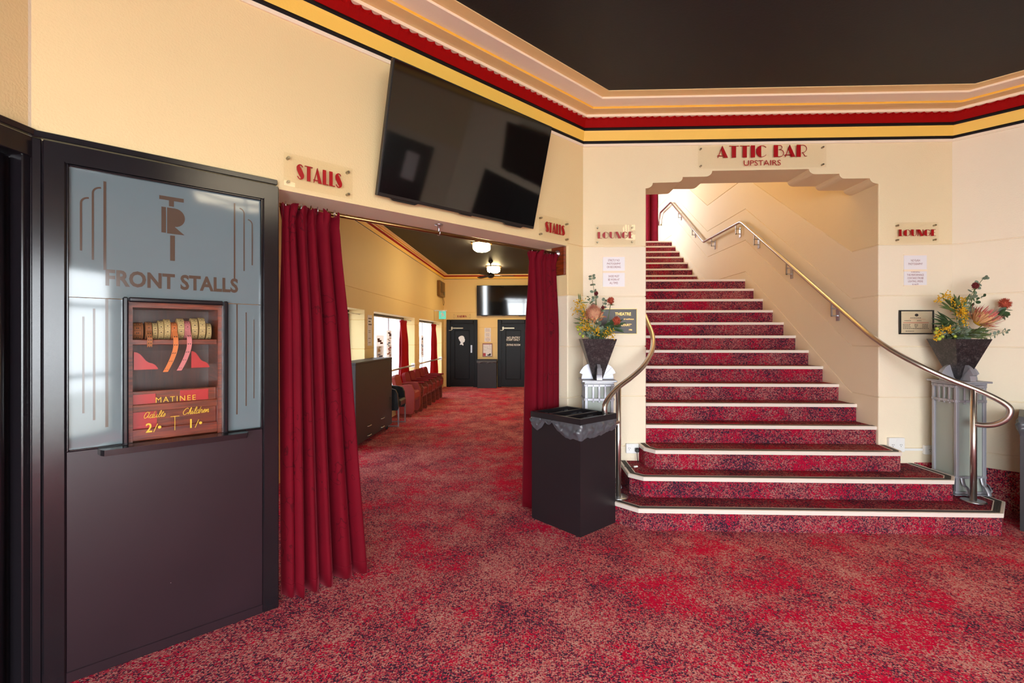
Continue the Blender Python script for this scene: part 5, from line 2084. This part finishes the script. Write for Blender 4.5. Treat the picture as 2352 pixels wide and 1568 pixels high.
# ------------------------------------------------------------------ hall: end wall
def hall_door(n, x0, x1, label_parts):
    d = sempty('door_%d' % n, (x0, 15.1, 0), 0)
    w = x1 - x0
    f = .13
    mb = MB()
    for a, b, z0, z1 in ((0, f, 0, 2.125), (w - f, w, 0, 2.125), (f, w - f, 2.125 - f, 2.125)):
        mb.bbox(a, b, -.05, -.001, z0, z1, .012)
    for a, b, z0, z1 in ((f - .035, f, 0, 2.09 - f), (w - f, w - f + .035, 0, 2.09 - f)):
        mb.bbox(a, b, -.065, -.05, z0, z1, .004)
    mb.build('architrave', 'door_black', d)
    mb = MB()
    l0, l1, lt = f + .002, w - f - .002, 2.125 - f - .002
    s = .12
    for a, b, z0, z1 in ((l0, l0 + s, .012, lt), (l1 - s, l1, .012, lt), (l0 + s, l1 - s, lt - .20, lt), (l0 + s, l1 - s, .012, .24)):
        mb.box(a, b, -.036, -.001, z0, z1)
    mb.box(l0 + s, l1 - s, -.020, -.001, .24, lt - .20)
    for a, b, z0, z1 in ((l0 + s, l0 + s + .02, .24, lt - .2), (l1 - s - .02, l1 - s, .24, lt - .2), (l0 + s + .02, l1 - s - .02, .24, .26), (l0 + s + .02, l1 - s - .02, lt - .22, lt - .2)):
        mb.bbox(a, b, -.034, -.019, z0, z1, .008)
    mb.build('leaf', 'door_black', d)
    mb = MB()
    mb.bbox(l0 + .05, l0 + .40, -.075, -.037, 1.835, 1.875, .004)
    mb.bbox(l0 + .02, l0 + .07, -.085, -.03, 1.80, 1.90, .004)
    mb.bbox(l0 - .05, l0 + .04, -.09, -.06, 1.775, 1.795, .003)
    mb.build('closer', 'stud', d)
    if n == 2:
        mb = MB()
        mb.bbox(l1 - .085, l1 - .035, -.043, -.036, 1.08, 1.32, .002)
        mb.build('push_plate', 'satin', d)
        mb = MB()
        P = [(-.085, .02), (-.11, .0), (-.118, .06), (-.125, .10), (-.10, .13), (-.07, .155), (-.01, .165), (.03, .155), (.06, .12), (.075, .08), (.088, .045), (.10, .02), (.088, .012), (.088, -.01), (.082, -.03), (.078, -.045), (.04, -.055), (.035, -.09), (.05, -.13), (.045, -.15), (.0, -.125), (-.04, -.115), (-.075, -.12), (-.05, -.085), (-.045, -.05)]
        P = [(-.118, .085), (-.10, .125), (-.05, .155), (.0, .165), (.045, .15), (.072, .11), (.078, .07), (.098, .03), (.084, .018), (.086, -.01), (.072, -.038), (.035, -.05), (.032, -.085), (.046, -.125), (.040, -.150), (-.02, -.118), (-.078, -.125), (-.055, -.09), (-.042, -.05), (-.055, -.02), (-.085, .015), (-.092, .045)]
        poly2(mb, P, w / 2, -.0235, 1.455, .003, 0, 1.0)
        mb.build('woman_silhouette', 'white_paint', d)
    else:
        mb = MB()
        put_text(mb, 'NO ENTRY', .50, -.0215, 1.555, .085, bold=.002)
        put_text(mb, 'STAFF ONLY', .49, -.0215, 1.485, .085, bold=.002, sx=.9)
        put_text(mb, 'CRYING ROOM', .49, -.0215, 1.325, .085, bold=.002, sx=.78)
        mb.build('white_lettering', 'white_paint', d)
    return d
hall_door(2, -2.627, -1.643, None)
hall_door(3, -1.008, -.02, None)
acrylic_sign(END, .585, 1.145, 2.155, 2.315, [('deco', 'LADIES', .075, .062, .285)], 'small clear acrylic LADIES sign above the left hall door', off=.02)
for z0, z1, ls, lb in ((1.725, 1.865, ['STRICTLY NO', 'PHOTOGRAPHY', 'OR RECORDING'], 'top'), (1.575, 1.712, ['SHOES MUST', 'BE WORN AT', 'ALL TIMES'], 'middle'), (1.43, 1.562, ['WARNING:', 'THIS PERFORMANCE', 'CONTAINS STROBE', 'LIGHTING, SMOKE', '& HAZE'], 'lowest')):
    notice(END, 1.575, 1.78, z0, z1, ls, 'white notice card between the hall doors, %s of three' % lb, .030 if len(ls) == 3 else .026, 'white notice cards between the hall doors')
t = thing('framed_plan', 'evacuation plan in a brown frame above the hall bin', 'framed plan', at(END, 1.67, 0, .955))
mb = MB()
w, h = .31, .42
for a, b, c, d in ((-w / 2, w / 2, 0, .016), (-w / 2, w / 2, h - .016, h), (-w / 2, -w / 2 + .016, .016, h - .016), (w / 2 - .016, w / 2, .016, h - .016)):
    mb.bbox(a, b, -.02, -.001, c, d, .003)
mb.build('frame', 'wood', t)
mb = MB()
mb.box(-w / 2 + .012, w / 2 - .012, -.008, -.002, .012, h - .012)
pg = mb.build('page', 'paper', t)
mb = MB()
mb.box(-w / 2 + .018, -.055, -.0088, -.008, .02, .115)
mb.box(-w / 2 + .02, w / 2 - .02, -.0088, -.008, h - .035, h - .022)
mb.build('page_print', 'redcard', pg, 'stuff')
mb = MB()
mb.box(.0, .10, -.0088, -.008, .03, .07)
mb.box(.05, .11, -.0088, -.008, .07, .10)
for a, b, z in ((-.11, -.02, .30), (-.11, -.02, .20), (.0, .05, .25), (.07, .11, .33), (.08, .10, .22)):
    mb.box(a, b, -.0088, -.008, z, z + .003)
    mb.box(a, a + .003, -.0088, -.008, z, z + .07)
mb.build('page_print', 'ink_black', pg, 'stuff')
bin_((-1.612, 14.72, 0), 0.0, .59, .32, 'black litter bin with liner standing between the two hall doors', 14, lambda u: .05 + .03 * abs(math.sin(u * 23)) + .02 * math.sin(u * 51), H=.885)

# ------------------------------------------------------------------ hall: left wall fittings
t = thing('air_conditioner', 'brown wall air conditioner high in the hall corner', 'air conditioner', (-2.72, 13.98, 2.80), PI / 2)
mb = MB()
mb.bbox(0, .78, -.10, -.001, 0, .45, .01)
mb.build('casing', 'lampframe', t)
mb = MB()
mb.box(.03, .40, -.105, -.098, .10, .42)
mb.build('grille_recess', 'blackplastic', t)
mb = MB()
for k in range(12):
    mb.box(.03, .40, -.112, -.104, .11 + k * .026, .121 + k * .026)
mb.build('louvre', 'lampframe', t)
mb = MB()
mb.bbox(.48, .74, -.106, -.099, .05, .16, .003)
mb.build('control_panel', 'blackplastic', t)
mb = MB()
mb.tube(smooth_path([(.60, -.05, .0, 0), (.66, -.06, -.16, 0), (.80, -.05, -.24, 0), (.92, -.05, -.14, 0), (.90, -.02, .02, 0)]), .006, 6)
mb.build('cord', 'blackplastic', t)
M['exit_green'] = mat('lit green exit panel', (60, 190, 150), .4, var=0, emit=(.25, .9, .8), estr=.4)
t = thing('exit_sign', 'small green exit sign projecting from the hall left wall', 'exit sign', (-2.72, 13.55, 2.09), PI / 2)
mb = MB()
mb.bbox(-.03, .03, -.36, -.001, .225, .255, .004)
mb.build('mount', 'white', t)
mb = MB()
mb.bbox(-.012, .012, -.34, -.14, .0, .225, .003)
mb.build('panel', 'exit_green', t)
mb = MB()
F = lambda q: [(-.24 + a * .01, .03 + b * .01) for a, b in q]
man = [(-3, 12), (0, 15), (3, 14), (5, 11), (4, 10), (2, 12), (1, 9), (3, 6), (2, 1), (0, 1), (1, 5), (-2, 7), (-5, 3), (-7, 4), (-4, 8), (-2, 11), (-5, 10), (-6, 11)]
mb.prism([(a, b) for a, b in F(man)], -.0135, -.012, 'x')
mb.prism([(a, b) for a, b in F([(1 + 1.6 * math.cos(k * .7), 17.2 + 1.6 * math.sin(k * .7)) for k in range(9)])], -.0135, -.012, 'x')
mb.build('running_figure', 'white_paint', t)
t = thing('wall_notice', 'tall white notice on the pier between the hall windows', 'notice', (-2.72, 7.95, 1.44), PI / 2)
mb = MB()
mb.box(0, .21, -.006, -.001, 0, .52)
mb.build('card', 'paper', t)
mb = MB()
for z, n in ((.45, 3), (.40, 2), (.35, 3), (.25, 2), (.22, 2), (.12, 2), (.05, 2)):
    for k in range(n):
        mb.box(.03 + k * .055, .03 + k * .055 + .042, -.0072, -.006, z, z + (.022 if z > .3 else .008))
mb.build('printed_text', 'ink_black', t, 'stuff')

# ------------------------------------------------------------------ hall: ceiling lanterns and fan
def lantern(loc, R, H, label, glass='lampglass', sides=6, rot=0.0):
    t = thing('ceiling_lantern', label, 'ceiling lamp', loc, rot, 'glass ceiling lanterns')
    P = lambda r, z: [(r * math.cos(2 * PI * k / sides + PI / sides), r * math.sin(2 * PI * k / sides + PI / sides), z) for k in range(sides)]
    mb = MB()
    mb.grid([P(R * 1.18, -.0005), P(R * 1.18, -.018), P(R * .98, -.028), P(R * .98, -.0005)], 0, False, True)
    mb.add(P(R * .98, -.028), [tuple(range(sides))])
    mb.build('canopy', 'lampframe', t)
    rim, low = P(R, -.03), P(R * .98, -H)
    for k in range(sides):
        a, b, c, d = [Vector(v) for v in (rim[k], rim[(k + 1) % sides], low[(k + 1) % sides], low[k])]
        mb = MB()
        mb.add([a, b, c, d], [(0, 1, 2, 3)])
        mb.build('glass_pane', glass, t)
        mb = MB()
        mb.tube([a, d], R * .035, 5)
        mb.tube([d, c], R * .03, 5)
        for q in (.33, .67):
            mb.tube([a.lerp(b, q), d.lerp(c, q)], R * .018, 5)
        mb.build('glazing_bar', 'lampframe', t)
    mb = MB()
    mb.add(P(R * .97, -H - .001), [tuple(range(sides))])
    mb.add(P(R * .55, -H - .05), [tuple(range(sides))])
    mb.grid([P(R * .97, -H - .001), P(R * .55, -H - .05)], 0, False, True)
    mb.build('glass_base', glass, t)
    if R > .5:
        for a_, b_ in zip(P(R * .975, -H - .004), P(R * .555, -H - .054)):
            mb = MB()
            mb.tube([a_, b_, (0, 0, -H - .056)], R * .03, 5)
            mb.build('base_bar', 'lampframe', t)
    return t
lantern((-1.0, 9.95, HZ), .205, .13, 'glowing six-sided ceiling lantern, nearer of the two in the hall')
lantern((-1.0, 13.3, HZ), .205, .13, 'glowing six-sided ceiling lantern behind the hall fan')
lantern((2.55, .15, CZ), .75, .27, 'large glowing six-sided lantern on the lobby ceiling', 'lampglass2')
lamp('stair_lantern_light', (2.6, 7.0, 5.7), 50)
t = thing('ceiling_fan', 'dark three-blade ceiling fan in front of the far hall lantern', 'ceiling fan', (-1.0, 12.3, HZ))
mb = MB()
mb.lathe([(.06, -.001), (.06, -.03), (.02, -.07), (.012, -.08), (.012, -.30), (.03, -.31), (.09, -.34), (.10, -.40), (.06, -.44), (.02, -.45)][::-1], n=16)
mb.build('motor', 'box_black', t)
for k in range(3):
    mb = MB()
    X = Matrix.Rotation(rad(8 + 120 * k), 4, 'Z') @ Matrix.Translation((0, 0, -.385)) @ Matrix.Rotation(rad(12), 4, 'X')
    mb.prism([(.09, -.03), (.2, -.055), (.56, -.065), (.60, -.03), (.60, .03), (.56, .06), (.2, .05), (.09, .03)], -.004, .004, 'z', 0, X)
    mb.build('blade', 'box_black', t)

# ------------------------------------------------------------------ hall: counter, chairs, theatre seats
t = thing('mobile_counter', 'black veneered counter on castors just past the left curtain', 'counter', (-2.70, 6.55, 0))
w, d = .292, 1.75
mb = MB()
mb.bbox(0, w, 0, d, .075, 1.205, .003)
mb.build('carcass', 'cab_black', t)
mb = MB()
mb.bbox(-.005, w + .004, -.004, d + .004, 1.205, 1.232, .003)
mb.build('top', 'cab_black', t)
for y, z in ((.55, .26), (1.20, .26), (1.20, .12), (.55, .12)):
    mb = MB()
    mb.tube(smooth_path([(w, y - .07, z, 0), (w + .022, y - .05, z + .004, 0), (w + .022, y + .05, z + .004, 0), (w, y + .07, z, 0)]), .006, 6)
    mb.build('handle', 'steel', t)
mb = MB()
mb.bbox(w - .002, w + .006, d - .14, d - .02, .50, .56, .002)
mb.build('latch', 'blackplastic', t)
for x in (.05, w - .05):
    for y in (.12, d - .14):
        mb = MB()
        mb.bbox(x - .02, x + .02, y - .02, y + .02, .055, .076, .002)
        mb.lathe([(.012, -.014), (.034, -.014), (.037, 0), (.034, .014), (.012, .014)], n=14, X=Matrix.Translation((x, y, .037)) @ Matrix.Rotation(PI / 2, 4, 'Y'))
        mb.build('castor', 'rubber', t)

t = thing('tub_chair', 'black vinyl tub armchair on square steel legs beside the counter', 'chair', (-2.31, 8.36, 0), 0)
# faces +x; y from 0 to .50
mb = MB()
mb.bbox(-.40, .02, .055, .455, .345, .475, .03)
mb.build('seat', 'vinyl', t)
mb = MB()
mb.bbox(-.40, -.30, .0, .51, .30, .70, .03)
mb.build('backrest', 'vinyl', t)
for y0, y1 in ((0, .055), (.455, .51)):
    mb = MB()
    mb.prism([(-.40, .29), (-.02, .29), (.0, .33), (-.02, .58), (-.06, .655), (-.14, .675), (-.40, .70)], y0, y1, 'y')
    mb.build('arm', 'vinyl', t)
for y in (.02, .47):
    mb = MB()
    mb.bbox(-.02, .005, y, y + .022, .0, .34, .002)
    mb.bbox(-.38, -.02, y, y + .022, .0, .022, .002)
    mb.bbox(-.38, -.358, y, y + .022, .022, .34, .002)
    mb.build('leg', 'satin', t)

def seat_parts(t, side_both=True, fab='redfab', W=.46):
    # theatre seat facing +x, y from 0 to W
    mb = MB()
    prof = [(.02, .36), (.02, .47), (-.02, .495), (-.20, .485), (-.36, .455), (-.36, .35)]
    mb.prism(prof, .03, W - .03, 'y')
    mb.build('seat', fab, t)
    mb = MB()
    mb.bbox(-.34, .0, .035, W - .035, .30, .36, .01)
    mb.build('seat_pan', 'wood', t)
    mb = MB()
    bw, cz = (W - .06) / 2, W / 2
    pts = [(.03, .40), (W - .03, .40)] + [(W / 2 + bw * math.cos(rad(a)) , .76 + .075 * math.sin(rad(a))) for a in range(0, 181, 20)]
    X = Matrix.Rotation(rad(-12), 4, 'Y')
    Xb = Matrix.Translation((-.30, 0, .40)) @ Matrix.Rotation(rad(-13), 4, 'Y') @ Matrix.Translation((0, 0, -.40))
    mb.prism(pts, -.07, .0, 'x', 0, Xb)
    mb.build('backrest', fab, t)
def standard(t, y, arm='redfab'):
    mb = MB()
    mb.prism([(-.34, 0), (-.02, 0), (.0, .02), (-.01, .30), (.02, .36), (.03, .50), (-.015, .56), (-.02, .60), (-.36, .60), (-.36, .30)], y - .022, y + .022, 'y')
    mb.build('standard', 'wood', t)
    mb = MB()
    mb.bbox(-.36, .035, y - .035, y + .035, .60, .635, .012)
    mb.build('armrest', arm, t)
SP = .47
for i in range(5):
    t = thing('theatre_seat', '', 'seat', (-2.28, 10.10 + SP * i, 0), 0, 'red theatre seats under the hall windows')
    seat_parts(t, W=SP - .002)
    standard(t, .022)
    if i == 4:
        standard(t, SP - .024)
    t['label'] = 'red theatre seat under the hall windows, ' + ('nearest of the five' if i == 0 else 'second of five counted from the near end' if i == 1 else 'middle of the five' if i == 2 else 'second of five counted from the far end' if i == 3 else 'farthest of the five, beside the end wall')
t = thing('theatre_seat', 'faded salmon theatre seat with solid side panels, between the black chair and the red seats', 'seat', (-2.30, 9.40, 0), 0)
seat_parts(t, fab='salmon', W=.5)
mb = MB()
mb.prism([(-.34, .06), (-.02, .06), (.02, .14), (.03, .50), (-.03, .635), (-.10, .645), (-.36, .62)], -.03, .03, 'y')
mb.build('side_panel', 'salmon', t)
mb = MB()
mb.prism([(-.34, .06), (-.02, .06), (.02, .14), (.03, .50), (-.03, .635), (-.10, .645), (-.36, .62)], .47, .53, 'y')
mb.build('side_panel', 'salmon', t)
for y in (0, .5):
    for x in (-.30, -.06):
        mb = MB()
        mb.box(x - .02, x + .02, y - .02, y + .02, 0, .062)
        mb.build('leg', 'wood', t)
